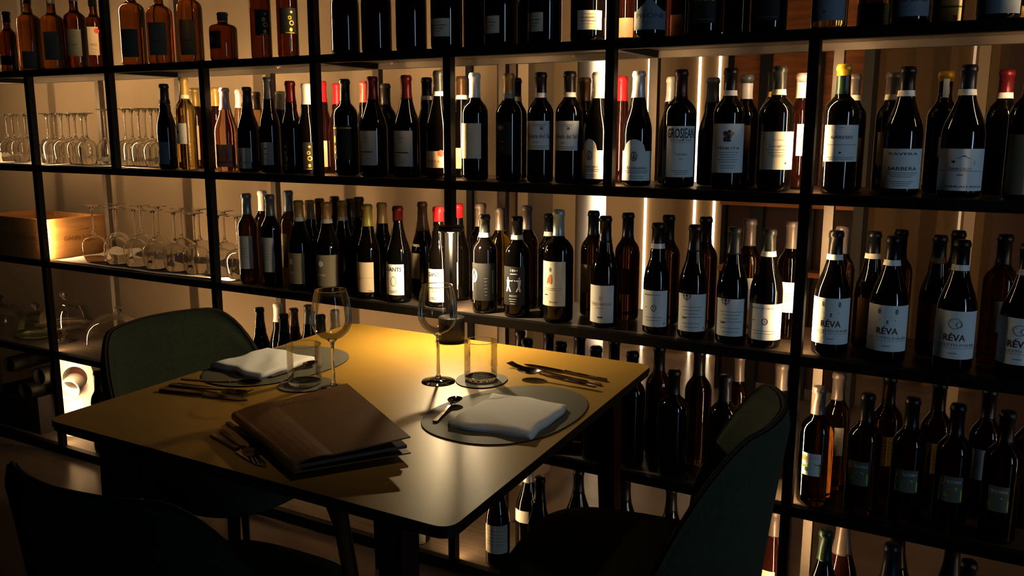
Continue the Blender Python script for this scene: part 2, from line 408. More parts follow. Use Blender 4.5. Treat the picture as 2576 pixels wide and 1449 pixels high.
def lab_base(row, px, dep):
    # photo height of the shelf under a foot at this distance
    lo, hi = -400, 1900
    for _ in range(40):
        m = (lo + hi) / 2
        if at(px, m, 'y', dep).z > ST[row - 1]: lo = m
        else: hi = m
    return lo
BACKS = ()
def draw_ink(mb, mats, P, r, xc, zl, zh, wd, ink):
    """printing on a label: lettering, rules and devices, as thin faces just above the paper"""
    hh = zh - zl; zc = (zl + zh) / 2
    def mi(c):
        m = inkm(c)
        if m not in mats: mats.append(m)
        return mats.index(m)
    off = .0012
    def txt(s, fx, fz, size, c='k', width=None, bold=0.0):
        vs, fs = text_faces(s, size, width, bold); mb.add(wrap([(v.x + xc + fx * wd, v.y) for v in vs], P, off, zl + fz * hh), fs, mi(c))
    def bar(fx, fz, fw, th=.0007, c='g'):
        n = 8; x0 = xc + (fx - fw / 2) * wd; vs = []; fs = []
        for i in range(n + 1):
            for t in (-th, th): vs.append((x0 + fw * wd * i / n, t))
        for i in range(n): fs.append((2 * i, 2 * i + 2, 2 * i + 3, 2 * i + 1))
        mb.add(wrap(vs, P, off, zl + fz * hh), fs, mi(c))
    def blob(fx, fz, rx, rz, c='k', n=18, o=0, hole=0.0):
        pts = [(xc + fx * wd + rx * math.cos(2 * PI * i / n), rz * math.sin(2 * PI * i / n)) for i in range(n)]
        if hole:
            pts += [(xc + fx * wd + rx * hole * math.cos(2 * PI * i / n), rz * hole * math.sin(2 * PI * i / n)) for i in range(n)]
            fs = [(i, (i + 1) % n, n + (i + 1) % n, n + i) for i in range(n)]
        else: fs = [list(range(n))]
        mb.add(wrap(pts, P, off + o, zl + fz * hh), fs, mi(c))
    def poly(pts, c, o=0):
        mb.add(wrap([(xc + a * wd, b * hh) for a, b in pts], P, off + o, zl), [list(range(len(pts)))], mi(c))
    def small(fz0, n, c='g', fw=.5, gap=.085, fx=0):
        for i in range(n): bar(fx, fz0 - i * gap, fw * (1 - .18 * (i % 3)), .0006, c)
    if ink is None: return
    if ink == 'rows': small(.62, 4)
    elif ink == 'few': bar(0, .62, .5); bar(0, .42, .42, .0011, 'k'); bar(0, .22, .3)
    elif ink == 'script': txt('Ronco del Sal', 0, .47, .016, 'k', wd * .82); small(.88, 2, 'g', .5, .06); blob(.1, .74, .005, .004, 'g'); bar(-.1, .26, .18, .001); small(.13, 2, 'g', .7, .06)
    elif ink == 'grosjean': txt('GROSJEAN', 0, .85, .034, 'b', wd * .92, .012); txt('VIGNERONS', 0, .72, .006, 'g', wd * .72); bar(0, .68, .5, .0004); txt('Torrette', 0, .45, .009, 'g', wd * .4); bar(0, .36, .12); small(.13, 3, 'g', .6, .035)
    elif ink == 'crest':
        for a, b, rx, rz, c in ((0, .76, .008, .010, 'g'), (-.07, .80, .005, .006, 'k'), (.09, .80, .0045, .005, 'y'), (.0, .72, .005, .007, 'r'), (-.09, .68, .003, .006, 'b'), (.0, .66, .007, .003, 'b'), (.02, .84, .004, .004, 'b')): blob(a, b, rx, rz, c, o=.0001 * (abs(hash((a, b))) % 7))
        txt('TENUTA', 0, .50, .009, 'b', wd * .6); small(.42, 5, 'g', .55, .05); small(.15, 2, 'g', .4, .05)
    elif ink == 'monv': bar(0, .78, .3, .0005); txt('Langhe', 0, .62, .008, 'g', wd * .4); small(.52, 3, 'g', .6, .07); blob(.22, .17, .0028, .0022, 'k'); bar(0, .34, .3, .0005)
    elif ink == 'bartolo': bar(-.05, .92, .12, .0006); txt('GARESIO', -.02, .66, .010, 'b', wd * .55); bar(0, .46, .8, .0005); blob(-.05, .25, .0024, .0024, 'k'); small(.12, 2, 'g', .75, .05)
    elif ink == 'barbera': txt('RAVERA', 0, .87, .008, 'b', wd * .62); txt('BARBERA', 0, .50, .011, 'b', wd * .62); small(.40, 3, 'g', .7, .05); small(.18, 3, 'g', .5, .05)
    elif ink == 'house': poly([(-.24, .62), (-.24, .72), (-.1, .76), (.05, .83), (.16, .76), (.24, .72), (.24, .62)], 'g'); poly([(-.06, .765), (.05, .85), (.15, .765)], 'b', .0001); blob(-.12, .69, .003, .003, 'k', o=.0002); txt('BAROLO', 0, .52, .008, 'g', wd * .38); bar(0, .47, .9, .0005); bar(0, .38, .1, .0012); txt('SERRALUNGA', .1, .10, .006, 'b', wd * .7)
    elif ink == 'arch': blob(-.08, .82, .009, .013, 'g', hole=.72); poly([(-.13, .72), (-.08, .98), (-.03, .72)], 'g'); txt('Dolcetto', 0, .43, .010, 'b', wd * .55); small(.33, 2, 'b', .7, .06); small(.15, 2, 'g', .4, .06)
    elif ink == 'peak': blob(0, 1.02, .008, .006, 'g', hole=.7); txt('PISONI', 0, .72, .016, 'b', wd * .72); small(.52, 4, 'g', .55, .07)
    elif ink == 'ini': txt('PISONI', .0, .80, .022, 'o', wd * .80); bar(0, .12, .85, .0004, 'g')
    elif ink == 'dash': txt('Langhe', .0, .80, .008, 'g', wd * .35); blob(.0, .68, .004, .003, 'g', hole=.6); bar(-.1, .39, .8, .0016, 'k'); bar(-.2, .30, .3, .001, 'g'); small(.2, 2, 'g', .4, .06)
    elif ink == 'sardo': txt('CHARDONNAY', 0, .62, .006, 'k', wd * .72); bar(-.1, .80, .5, .0005); bar(-.05, .45, .6, .0006, 'k'); bar(-.1, .30, .45, .0005)
    elif ink == 'gold': blob(.2, .84, .004, .004, 'o'); blob(.1, .62, .006, .006, 'o', hole=.5); blob(.2, .42, .008, .008, 'o', hole=.6); blob(.15, .16, .005, .006, 'o'); bar(.1, .04, .5, .0012, 'o')
    elif ink == 'goldband': bar(0, .93, 1.0, .0022, 'o'); blob(-.36, .60, .005, .012, 'o'); blob(-.36, .30, .005, .014, 'o', hole=.5)
    elif ink == 'dot': blob(-.2, .58, .006, .006, 'k'); small(.3, 3, 'g', .6, .1)
    elif ink == 'oval': blob(-.1, .82, .010, .007, 'bz', hole=.8); blob(-.1, .82, .006, .004, 'g', o=.0001); poly([(-.5, .0), (.5, .0), (.5, .60), (-.5, .60)], 'w'); bar(0, .4, .3, .001, 'rs'); small(.25, 2, 'g', .4, .08)
    elif ink == 'twoband': poly([(-.5, 0), (.5, 0), (.5, .24), (-.5, .24)], 'lb')
    elif ink == 'ram': txt('MEIRA', .02, .36, .013, 'br', wd * .6); small(.2, 2, 'g', .5, .1); blob(.38, .86, .010, .010, 'rs')
    elif ink == 'rose': blob(0, .5, .017, .022, 'rs'); bar(0, .2, .8, .004, 'rs')
    elif ink == 'halfsun': blob(-.3, .5, .012, .018, 'g'); bar(.2, .3, .5, .0008, 'b')
    elif ink == 'circles': blob(0, .72, .003, .003, 'k'); bar(0, .9, .4); bar(0, .5, .2, .001, 'k'); blob(0, .25, .002, .002, 'k')
    elif ink == 'olive': blob(-.28, .72, .0085, .010, 'w'); txt('PAN', -.28, .36, .011, 'w', wd * .35); small(.2, 2, 'g', .4, .08)
    elif ink == 'tri': poly([(-.5, .20), (-.5, .70), (-.18, .48), (-.28, .40)], 'bz'); bar(0, .48, 1.0, .0003, 'g'); bar(.32, .05, .2, .0006, 'k')
    elif ink == 'giants': txt('GIANTS', -.02, .83, .018, 'k', wd * .80, .01); blob(0, .45, .009, .016, 'lb', hole=.85); small(.14, 2, 'g', .4, .05)
    elif ink == 'face': poly([(0, .1), (.5, .0), (.5, 1), (.2, .95), (.05, .6)], 'lb'); bar(-.1, .8, .3, .0006, 'k')
    elif ink == 'pc':
        blob(-.36, .66, .013, .020, 'w'); blob(-.36, .66, .008, .014, 'k', o=.0002); blob(-.30, .62, .007, .011, 'w', o=.0003); bar(-.46, .38, .07, .016, 'w'); bar(.36, .5, .05, .034, 'g'); small(.6, 6, 'g', .12, .09, .1)
    elif ink == 'boxers':
        txt('1864', .04, .90, .010, 'w', wd * .3); bar(.04, .81, .3, .0012, 'w')
        for s in (-1, 1):
            b = .03 + s * .23
            blob(b, .70, .0028, .0032, 'w', o=.0002)
            poly([(b - .07, .66), (b + .07, .66), (b + .05, .50), (b - .05, .50)], 'w', .0001)
            poly([(b - s * .04, .66), (b - s * .20, .62), (b - s * .21, .66), (b - s * .05, .62)], 'w', .0002)
            poly([(b - .05, .51), (b + .02, .51), (b + s * .05 + .02, .35), (b + s * .05 - .05, .35)], 'w', .0002)
            poly([(b - .02, .51), (b + .05, .51), (b - s * .11 + .03, .35), (b - s * .11 - .03, .35)], 'w', .0003)
        txt('ROUND', .03, .24, .008, 'w', wd * .32); small(.16, 3, 'w', .3, .06)
    elif ink == 'hand': poly([(-.22, .50), (-.18, .62), (-.06, .72), (-.02, .70), (.0, .58), (-.03, .50)], 'bz'); blob(-.08, .82, .003, .006, 'g'); small(.40, 2, 'lb', .8, .04); bar(-.25, .25, .15, .0012, 'k'); txt('TOBI', .05, .09, .006, 'k', wd * .35)
    elif ink == 'trediberri': txt('TREDIBERRI', 0, .50, .010, 'lb', wd * .80); blob(0, .66, .004, .005, 'g', hole=.7); small(.40, 1, 'g', .3); bar(0, .15, .2, .0014, 'k')
    elif ink == 'wheel': blob(-.15, .96, .0105, .0105, 'k', hole=.86, n=26); blob(-.15, .96, .003, .003, 'k', hole=.5); bar(-.15, .96, .26, .0005, 'k'); poly([(-.16, .82), (-.14, .82), (-.14, 1.0), (-.16, 1.0)], 'k'); small(.66, 4, 'g', .6, .09); bar(-.2, .36, .12, .0014, 'k'); small(.22, 2, 'g', .5, .1); blob(.38, .09, .003, .002, 'gn')
    elif ink == 'badge': txt('BRANDINI', -.08, .88, .006, 'g', wd * .55); blob(0, .52, .0075, .0085, 'b', hole=.78); txt('R', 0, .52, .007, 'b'); bar(-.28, .54, .08, .0008, 'k'); small(.26, 2, 'g', .6, .08); blob(.38, .09, .003, .002, 'gn')
    elif ink in ('reva', 'revaram'):
        txt('RÉVA', 0, .44, .021, 'r', wd * .42, .012); txt("DOLCETTO D'ALBA", 0, .29, .009, 'g', wd * .86); bar(0, .23, .9, .0004); bar(0, .12, .16, .0009)
        if ink == 'reva':
            for s in (-1, 1): blob(s * .17, .87, .0035, .0065, 'g'); blob(s * .15, .68, .0012, .0012, 'g')
            blob(0, .66, .0022, .0018, 'k'); poly([(-.03, .60), (.03, .60), (0, .645)], 'g')
        else: blob(.0, .74, .014, .012, 'g', hole=.90, n=24); blob(.08, .72, .007, .007, 'g', hole=.8); poly([(-.3, .66), (-.05, .80), (-.06, .78), (-.28, .64)], 'g')
    elif ink == 'land':
        poly([(-.5, .0), (.5, .0), (.5, .45), (.2, .58), (-.1, .5), (-.5, .62)], 'lg'); poly([(-.5, .30), (-.2, .42), (.1, .34), (.5, .46), (.5, .56), (.2, .50), (-.1, .56), (-.5, .50)], 'gn', .0001); blob(-.2, .28, .005, .006, 'gn', o=.0003); poly([(-.5, .62), (-.3, .66), (-.2, .86), (-.5, .9)], 'bz', .0001); txt('ALCORNI', .12, .80, .009, 'w', wd * .6)
    elif ink == 'greenline': bar(0, .44, 1.0, .0022, 'gn'); small(.84, 3, 'g', .7, .07); bar(.3, .16, .12, .006, 'g')
    elif ink == 'wicker':
        for i in range(6): bar(0, .1 + .16 * i, 1.0, .0009, 'br')
        for i in range(6): bar(-.42 + .17 * i, .5, .012, hh * .48, 'br')
    elif ink == 'halfwhite': poly([(-.08, 0), (.5, 0), (.5, 1), (-.08, 1)], 'w'); blob(-.28, .5, .004, .006, 'k')
    elif ink == 'white2': poly([(0, 0), (.5, 0), (.5, 1), (0, 1)], 'w'); small(.8, 5, 'g', .9, .12)
F, B, C = .062, .185, .265
SP = dict(cat='spirit bottle', name='spirit_bottle')
b = bottle
# ---- top shelf: spirits at the left
b(1, F, 14, 32, 44, 'spirit', 'D', 'blk', None, (2, 140, 36, 163, 'blk', None), 'dark rum bottle, black cap, leftmost on the top shelf', **SP)
b(1, F, 84, None, 56, 'spirit', 'S', 'dkg', None, (60, 128, 95, 172, 'olv', 'few'), 'whisky bottle with low olive label, second from left on top shelf', h=.315, **SP)
b(1, F, 142, None, 56, 'spirit', 'S', 'crm', None, (114, 78, 152, 150, 'olv', 'rows'), 'whisky bottle with cream collar, third from left on top shelf', h=.300, **SP)
b(1, F, 198, None, 54, 'spirit', 'D', 'pnk', None, (172, 72, 204, 140, 'dol', 'few'), 'spirit bottle with pale neck and cork, fourth from left on top shelf', h=.300, **SP)
b(1, B, 246, None, 52, 'spirit', 'D', 'blk', None, (222, 66, 248, 138, 'bge', 'ram'), 'spirit bottle half hidden behind the leftmost top-shelf post', h=.300, **SP)
b(1, F, 341, None, 62, 'spirit', 'S', 'blk', 'crm', (310, 72, 347, 143, 'dol', 'rows'), 'whisky bottle with tall black stopper and grey-green label, top shelf', h=.318, tcap=.80, **SP)
b(1, F, 409, None, 64, 'spirit', 'S', 'dkg', None, (377, 55, 418, 138, 'olv', 'few'), 'round-shouldered whisky bottle with knob stopper and long olive label', h=.292, tcap=.86, **SP)
b(1, F, 484, None, 62, 'spirit', 'S', 'blk', None, (455, 48, 492, 138, 'amb', 'few'), 'whisky bottle with orange-brown label beside the thin rear post', h=.305, tcap=.88, **SP)
b(1, F, 559, 36, 70, 'squat', 'D', 'gry', None, (528, 78, 556, 122, 'blk', 'halfsun'), 'short squat amber spirit bottle with grey cap on top shelf', tcap=.85, **SP)
b(1, F, 660, None, 48, 'bdx', 'D', 'blk', None, (642, 22, 676, 88, 'blk', 'gold'), 'tall amber bottle with black label, left of two alike on top shelf', h=.335, **SP)
b(1, F, 727, None, 48, 'bdx', 'D', 'blk', None, (704, 18, 744, 84, 'blk', 'gold'), 'tall amber bottle with black label, right of two alike by the post', h=.335, **SP)
# ---- top shelf: wine
b(1, F, 871, None, 72, 'champ', 'R', 'blk', None, None, 'dark sparkling wine bottle, leftmost wine bottle on the top shelf', h=.320)
b(1, F, 949, None, 78, 'champ', 'R', 'drd', None, None, 'dark sparkling wine bottle without visible label, second wine bottle on top shelf', h=.320)
b(1, F, 1036, None, 90, 'champ', 'K', 'blk', None, None, 'broad black sparkling bottle left of the first cream label, top shelf', h=.320)
b(1, F, 1124, None, 86, 'bgy', 'K', 'blk', None, (1084, 46, 1131, 92, 'crm', 'sardo'), 'dark bottle with cream label, leftmost cream label on the top shelf', h=.300)
b(1, B, 1196, None, 62, 'bgy', 'K', 'drd', None, None, 'dark bottle in back between first and second cream labels, top shelf', h=.300)
b(1, F, 1259, None, 84, 'bgy', 'K', 'drd', None, (1218, 40, 1256, 84, 'crm', 'sardo'), 'dark bottle with small cream label, second cream label on top shelf', h=.300)
b(1, B, 1330, None, 60, 'bgy', 'R', 'blk', None, None, 'dark bottle in back behind the third cream label, top shelf', h=.300)
b(1, F, 1370, None, 96, 'bgy', 'K', 'drd', None, (1324, 32, 1366, 80, 'crm', 'sardo'), 'dark bottle with small cream label, third cream label on top shelf', h=.300)
b(1, F, 1478, None, 90, 'bgy', 'K', 'blk', None, (1453, 25, 1513, 74, 'crm', 'sardo'), 'dark bottle with wide cream label left of the middle post, top shelf', h=.300)
b(1, B, 1574, None, 60, 'bgy', 'R', 'blk', None, (1555, 45, 1592, 94, 'pnk', 'rows'), 'bottle with pinkish low label just right of the middle post, top shelf', h=.300)
b(1, F, 1634, None, 82, 'champ', 'K', 'blk', None, (1594, 26, 1673, 74, 'blu', 'peak'), 'wide bottle with peaked pale label beside the middle post, top shelf', h=.320)
b(1, B, 1705, None, 60, 'bgy', 'R', 'blk', None, (1687, 37, 1722, 90, 'pnk', 'rows'), 'back-row bottle with pale pink label right of the peaked label, top shelf', h=.300)
b(1, F, 1772, None, 88, 'bgy', 'K', 'blk', None, (1745, -20, 1800, 58, 'blk', 'ini'), 'black-labelled bottle with gold lettering, left one of two, top shelf', h=.300)
b(1, B, 1850, None, 64, 'bgy', 'R', 'blk', None, None, 'dark unlabelled back bottle between the two gold-lettered bottles, top shelf', h=.300)
b(1, F, 1932, None, 90, 'bgy', 'K', 'blk', None, (1898, -24, 1960, 52, 'blk', 'ini'), 'black-labelled bottle with gold lettering, right one of two, top shelf', h=.300)
b(1, F, 2084, None, 88, 'bdx', 'W', 'crm', None, (2041, -40, 2124, 52, 'blu', 'bartolo'), 'white wine bottle with clear foot and pale blue label, top shelf', h=.310)
b(1, B, 2195, None, 80, 'bdx', 'A', 'crm', None, (2158, 8, 2232, 68, 'amb', 'wicker'), 'amber bottle with brown basket-pattern wrap in back, top shelf', h=.300)
b(1, F, 2288, None, 94, 'bgy', 'K', 'blk', None, (2242, -50, 2334, 41, 'blu', 'script'), 'dark bottle with white label beside the green-striped label, top shelf', h=.300)
b(1, B, 2380, None, 76, 'bdx', 'K', 'crm', None, (2345, -40, 2416, 62, 'crm', 'greenline'), 'back bottle with cream label crossed by a green line, top shelf', h=.300)
b(1, F, 2509, None, 104, 'bgy', 'K', 'blk', None, (2458, -60, 2562, 34, 'blu', 'script'), 'dark bottle with broad white label, last whole one on the top shelf', h=.300)
b(1, B, 2596, None, 80, 'bgy', 'K', 'blk', None, (2562, 14, 2600, 60, 'yel', 'rows'), 'bottle with yellow label cut by the right frame edge, top shelf', h=.300)
# ---- second shelf
b(2, F, 411, 213, 45, 'bgy', 'K', 'blk', 'dgr', (393, 357, 425, 413, 'blu', 'rows'), 'dark bottle with black capsule, leftmost wine on the second shelf')
b(2, F, 460, 196, 50, 'bdx', 'W', 'gld', 'crm', (434, 310, 470, 362, 'gry', 'dot'), 'golden dessert wine bottle with grey label bearing a dark dot')
b(2, B, 489, 222, 40, 'bdx', 'R', 'gld', None, (488, 316, 502, 402, 'bge', 'rows'), 'dark bottle with narrow beige label close behind the golden dessert wine')
b(2, B, 541, 222, 46, 'bdx', 'R', 'gld', None, None, 'back bottle with gold capsule just behind the brightly lit rosé')
b(2, F, 563, 223, 58, 'bgy', 'P', 'cpk', None, (541, 364, 590, 420, 'pnk', 'rose'), 'clear rosé bottle brightly lit from its left, second shelf', tcap=.74)
b(2, B, 602, 226, 46, 'bgy', 'P', 'cpk', None, None, 'rosé bottle with pale pink capsule hidden behind a dark bottle')
b(2, F, 619, 221, 56, 'bgy', 'K', 'dkg', 'dgr', (592, 372, 632, 424, 'gry', 'halfsun'), 'dark bottle right of the lit rosé, grey label with half disc')
b(2, B, 642, 231, 46, 'bgy', 'P', 'pnk', None, None, 'back-row rosé bottle with dark pink capsule beside the steel-capped bottle')
b(2, F, 673, 197, 52, 'bgy', 'K', 'gry', None, (647, 358, 688, 415, 'gry', 'circles'), 'dark bottle with grey steel-look cap and small grey label')
b(2, B, 704, 230, 44, 'bgy', 'K', 'crm', None, None, 'back-row dark bottle with cream capsule, second shelf')
b(2, F, 733, 206, 52, 'bgy', 'K', 'drd', None, (706, 358, 728, 428, 'blk', 'gold'), 'dark bottle with deep red capsule and gold ornaments, second shelf')
b(2, F, 765, 210, 46, 'bgy', 'K', 'slv', None, (758, 358, 782, 428, 'blk', 'gold'), 'dark gold-ornamented bottle with silver capsule left of a post')
b(2, B, 808, 206, 44, 'bgy', 'R', 'red', None, (803, 354, 824, 420, 'bge', 'rows'), 'red-capsuled back bottle directly right of the third second-shelf post')
b(2, B, 848, 211, 46, 'bgy', 'R', 'red', None, None, 'red-capsuled bottle behind the black-labelled bordeaux bottle')
b(2, F, 866, 199, 62, 'bdx', 'K', 'blk', None, (838, 316, 884, 402, 'blk', 'goldband'), 'all-black bordeaux bottle with thin gold band on its label')
b(2, B, 917, 207, 48, 'bgy', 'K', 'sal', None, None, 'salmon-red capsuled bottle in the back row, second shelf')
b(2, F, 936, 192, 70, 'bgy', 'K', 'drd', None, (905, 329, 948, 416, 'gry', 'dash'), 'dark red-capped bottle, grey label with black dash, left of the pair')
b(2, B, 969, 210, 52, 'bdx', 'K', 'pnk', None, None, 'back bottle with grey-brown capsule between the two dash-labelled bottles')
b(2, F, 1021, 190, 68, 'bgy', 'K', 'drd', None, (988, 329, 1038, 419, 'gry', 'dash'), 'dark red-capped bottle, grey label with black dash, right of the pair')
b(2, B, 1073, 198, 52, 'bgy', 'K', 'blk', 'wht', None, 'black-capped back bottle with white neck band left of fourth post')
b(2, F, 1103, 181, 68, 'champ', 'K', 'dkg', 'wht', (1072, 380, 1116, 422, 'bge', 'ram'), 'sparkling bottle with low beige label and red seal by the post', tcap=.77)
b(2, B, 1161, 195, 56, 'bgy', 'K', 'brn', 'wht', (1144, 372, 1160, 424, 'bge', 'rows'), 'brown-capped back bottle with white neck band right of fourth post')
b(2, F, 1194, 186, 67, 'bdx', 'K', 'wht', None, (1160, 310, 1210, 399, 'crm', 'twoband'), 'bottle with large label lit bright from the left, white capsule')
b(2, F, 1280, 187, 66, 'bdx', 'K', 'tan', 'blu', (1243, 306, 1288, 389, 'blk', 'oval'), 'bordeaux bottle with tan capsule, oval emblem above cream label')
b(2, B, 1298, 199, 56, 'bdx', 'K', 'blk', 'crm', None, 'dark back bottle peeking out right of the tan-capped bottle')
b(2, F, 1361, 183, 67, 'bdx', 'K', 'blk', 'wht', (1327, 304, 1388, 377, 'wht', 'script'), 'black-capped bottle with script label, left one of the matching pair')
b(2, F, 1434, 181, 70, 'bdx', 'K', 'blk', 'wht', (1397, 304, 1456, 379, 'wht', 'script'), 'black-capped bottle with script label, right one of the matching pair')
b(2, B, 1472, 197, 56, 'bdx', 'K', 'brn', None, None, 'dark back bottle with brown capsule in front of the white column')
b(2, F, 1506, 185, 74, 'bgy', 'K', 'slv', None, (1462, 378, 1519, 450, 'wht', 'arch'), 'silver-capped bottle with arched white label, left of the middle post')
b(2, B, 1564, 196, 56, 'bgy', 'R', 'red', None, None, 'bright red capsuled back bottle right of the middle post')
b(2, F, 1608, 182, 73, 'bgy', 'K', 'slv', None, (1566, 380, 1643, 455, 'wht', 'arch'), 'silver-capped bottle with arched white label, right of the middle post')
b(2, B, 1693, 196, 56, 'bgy', 'K', 'slv', None, None, 'silver-capped back bottle behind the label with narrow black capitals')
b(2, F, 1715, 175, 80, 'bdx', 'K', 'pur', None, (1677, 317, 1744, 446, 'wht', 'grosjean'), 'bottle whose tall white label has narrow black capitals on top')
b(2, B, 1795, 195, 64, 'bgy', 'R', 'gry', None, (1766, 330, 1776, 375, 'drd' if 'drd' in PAPC else 'brn', None), 'grey screw-capped back bottle right of the narrow-capitals label')
b(2, F, 1840, 172, 77, 'bdx', 'K', 'blk', 'wht', (1794, 311, 1872, 435, 'wht', 'crest'), 'bottle with white label bearing a red and grey crest')
b(2, B, 1896, 189, 62, 'bdx', 'K', 'gry', None, (1873, 315, 1902, 388, 'amb', 'few'), 'back bottle with grey-topped white capsule and brown label', tcap=.93, sleeve=('wht', .79, .93))
b(2, B, 1942, 178, 60, 'bdx', 'K', 'blk', 'yel', None, 'dark back bottle with yellow neck band behind the cream-labelled bottle')
b(2, F, 1963, 167, 82, 'bdx', 'K', 'dkg', 'crm', (1914, 331, 1996, 427, 'crm', 'monv'), 'bottle with cream label and tiny dark emblem left of the right post')
b(2, B, 2014, 186, 62, 'bdx', 'R', 'cpk', None, (1996, 312, 2022, 392, 'wht', 'rows'), 'white-capped back bottle with lit white label touching the right post', tcap=.93, sleeve=('wht', .79, .93))
b(2, F, 2125, 165, 86, 'bdx', 'K', 'yel', None, (2076, 314, 2155, 407, 'wht', 'bartolo'), 'bottle with yellow and green capsule and pale square label', tcap=.915, sleeve=('grn', .775, .915))
b(2, B, 2150, 186, 64, 'bdx', 'K', 'pnk', 'crm', (2152, 346, 2165, 423, 'bge', None), 'grey-brown capped back bottle behind the yellow and green capsule')
b(2, B, 2250, 183, 70, 'bdx', 'K', 'pnk', 'crm', (2208, 332, 2226, 415, 'bge', 'rows'), 'grey-capped bottle with white band behind the speckled-label bottle')
b(2, F, 2286, 169, 94, 'bgy', 'K', 'blk', 'wht', (2223, 374, 2314, 475, 'wht', 'barbera'), 'sloping bottle with wide speckled white label and white neck band')
b(2, B, 2382, 183, 74, 'bdx', 'K', 'yel', None, (2352, 345, 2372, 396, 'blk', 'halfwhite'), 'yellow-capped back bottle with white strip down its neck', tcap=.92, strip=True)
b(2, F, 2440, 163, 102, 'bgy', 'K', 'nvy', 'wht', (2358, 374, 2466, 480, 'wht', 'house'), 'sloping bottle with drawing of a house on its white label')
b(2, B, 2534, 179, 80, 'bdx', 'K', 'drd', 'wht', None, 'red-capped back bottle with white neck band, rightmost on second shelf')
b(2, F, 2602, 160, 90, 'bdx', 'K', 'blk', None, (2538, 338, 2600, 490, 'olv', 'twoband'), 'dark bottle with olive label cut by the right frame edge, second shelf')
# ---- third shelf
b(3, F, 617, 487, 50, 'bdx', 'B', 'blu', None, (597, 594, 634, 676, 'gry', 'rows'), 'amber white-wine bottle with blue-grey capsule, leftmost wine on third shelf')
b(3, B, 659, 482, 44, 'bdx', 'B', 'wht', None, None, 'white-capped back bottle second from left on the third shelf')
b(3, F, 677, 490, 48, 'bdx', 'K', 'gry', None, (651, 598, 688, 684, 'gry', 'rows'), 'dark bottle with grey capsule and tall grey label, third shelf')
b(3, B, 724, 479, 48, 'bdx', 'B', 'blu', None, (706, 588, 724, 672, 'bge', 'rows'), 'pale blue capped back bottle with narrow beige label, third shelf')
b(3, F, 750, 506, 58, 'bgy', 'K', 'tan', 'gry', (722, 637, 766, 714, 'olv', 'olive'), 'tan-capped dark bottle, olive label with pale blob, left of two')
b(3, B, 778, 503, 48, 'bgy', 'K', 'tan', None, None, 'tan-capped back bottle between the two olive-labelled bottles')
b(3, C, 806, 499, 44, 'bgy', 'K', 'tan', None, None, 'tan-capped bottle at the very back behind the olive labels')
b(3, F, 820, 509, 62, 'bgy', 'K', 'tan', 'gry', (799, 643, 850, 722, 'olv', 'olive'), 'tan-capped dark bottle, olive label with pale blob, right of two')
b(3, C, 838, 494, 44, 'bgy', 'K', 'brn', None, None, 'brown-capped tallest bottle at the back above the olive labels')
b(3, B, 860, 504, 52, 'bgy', 'K', 'tan', 'gry', None, 'tan-capped back bottle just right of the second olive label')
b(3, C, 881, 502, 44, 'bgy', 'K', 'brn', None, None, 'dark brown capped bottle in the darkest back corner, third shelf')
b(3, B, 902, 498, 50, 'bgy', 'K', 'brn', None, None, 'brown-capped back bottle left of the orange triangle label')
b(3, F, 923, 517, 60, 'bgy', 'K', 'olv', None, (896, 660, 940, 735, 'bge', 'tri'), 'dark bottle with beige label marked by an orange-brown triangle')
b(3, B, 960, 512, 54, 'bgy', 'K', 'tan', None, None, 'back bottle with orange-brown cap right of the triangle label')
b(3, F, 1000, 521, 64, 'bgy', 'K', 'drd', None, (967, 665, 1016, 742, 'wht', 'giants'), 'dark red-topped bottle, white label headed by capitals, left of two', tcap=.86)
b(3, B, 1062, 507, 60, 'champ', 'K', 'brn', None, (1022, 614, 1056, 700, 'bge', 'face'), 'rim-lit back bottle with plain beige label, third shelf')
b(3, F, 1102, 520, 52, 'bgy', 'K', 'red', None, (1072, 677, 1116, 760, 'wht', 'giants'), 'bright red-topped bottle, white capitals label behind the wine glass rim', tcap=.86)
b(3, B, 1152, 514, 56, 'bgy', 'K', 'red', None, (1144, 660, 1152, 728, 'wht', None), 'red-capped bottle standing straight behind the lamp pole', tcap=.86)
b(3, B, 1222, 515, 56, 'bdx', 'B', 'pnk', None, None, 'silver-pink capped back bottle over the big letter label')
b(3, F, 1219, 539, 62, 'bdx', 'K', 'dkg', 'crm', (1187, 663, 1246, 757, 'dgr', 'pc'), 'bottle with dark grey label carrying a large white letter')
b(3, B, 1246, 523, 54, 'bdx', 'Y', 'pnk', None, None, 'yellow-green glowing back bottle beside the big-letter bottle')
b(3, F, 1301, 544, 65, 'bdx', 'K', 'blk', 'crm', (1268, 671, 1320, 768, 'dgr', 'boxers'), 'bottle with dark label showing two white boxers')
b(3, B, 1326, 520, 56, 'bdx', 'B', 'pnk', None, None, 'grey-capped amber back bottle behind the boxers bottle')
b(3, B, 1383, 540, 56, 'bdx', 'K', 'blk', 'crm', None, 'black-capped back bottle left of the pale green capsule')
b(3, F, 1406, 527, 76, 'bdx', 'K', 'ltg', None, (1366, 658, 1422, 770, 'crm', 'hand'), 'bottle with pale green capsule and cream label with brown figure')
b(3, B, 1494, 530, 62, 'bdx', 'B', 'blk', None, (1461, 665, 1483, 735, 'crm', 'rows'), 'amber back bottle with cream label in front of the white column')
b(3, F, 1524, 543, 70, 'bgy', 'K', 'blk', None, (1479, 718, 1543, 812, 'wht', 'trediberri'), 'sloping bottle with plain white label in front of the white column')
b(3, B, 1581, 536, 62, 'bdx', 'B', 'blk', None, (1560, 676, 1590, 740, 'brn', None), 'amber back bottle with brown label left of the first light line')
b(3, F, 1657, 559, 65, 'bgy', 'K', 'blk', 'wht', (1611, 731, 1677, 822, 'wht', 'badge'), 'white-banded bottle with round badge on label, left one of two')
b(3, B, 1683, 542, 60, 'bdx', 'B', 'blk', None, None, 'amber back bottle between the badge label and the first wheel label')
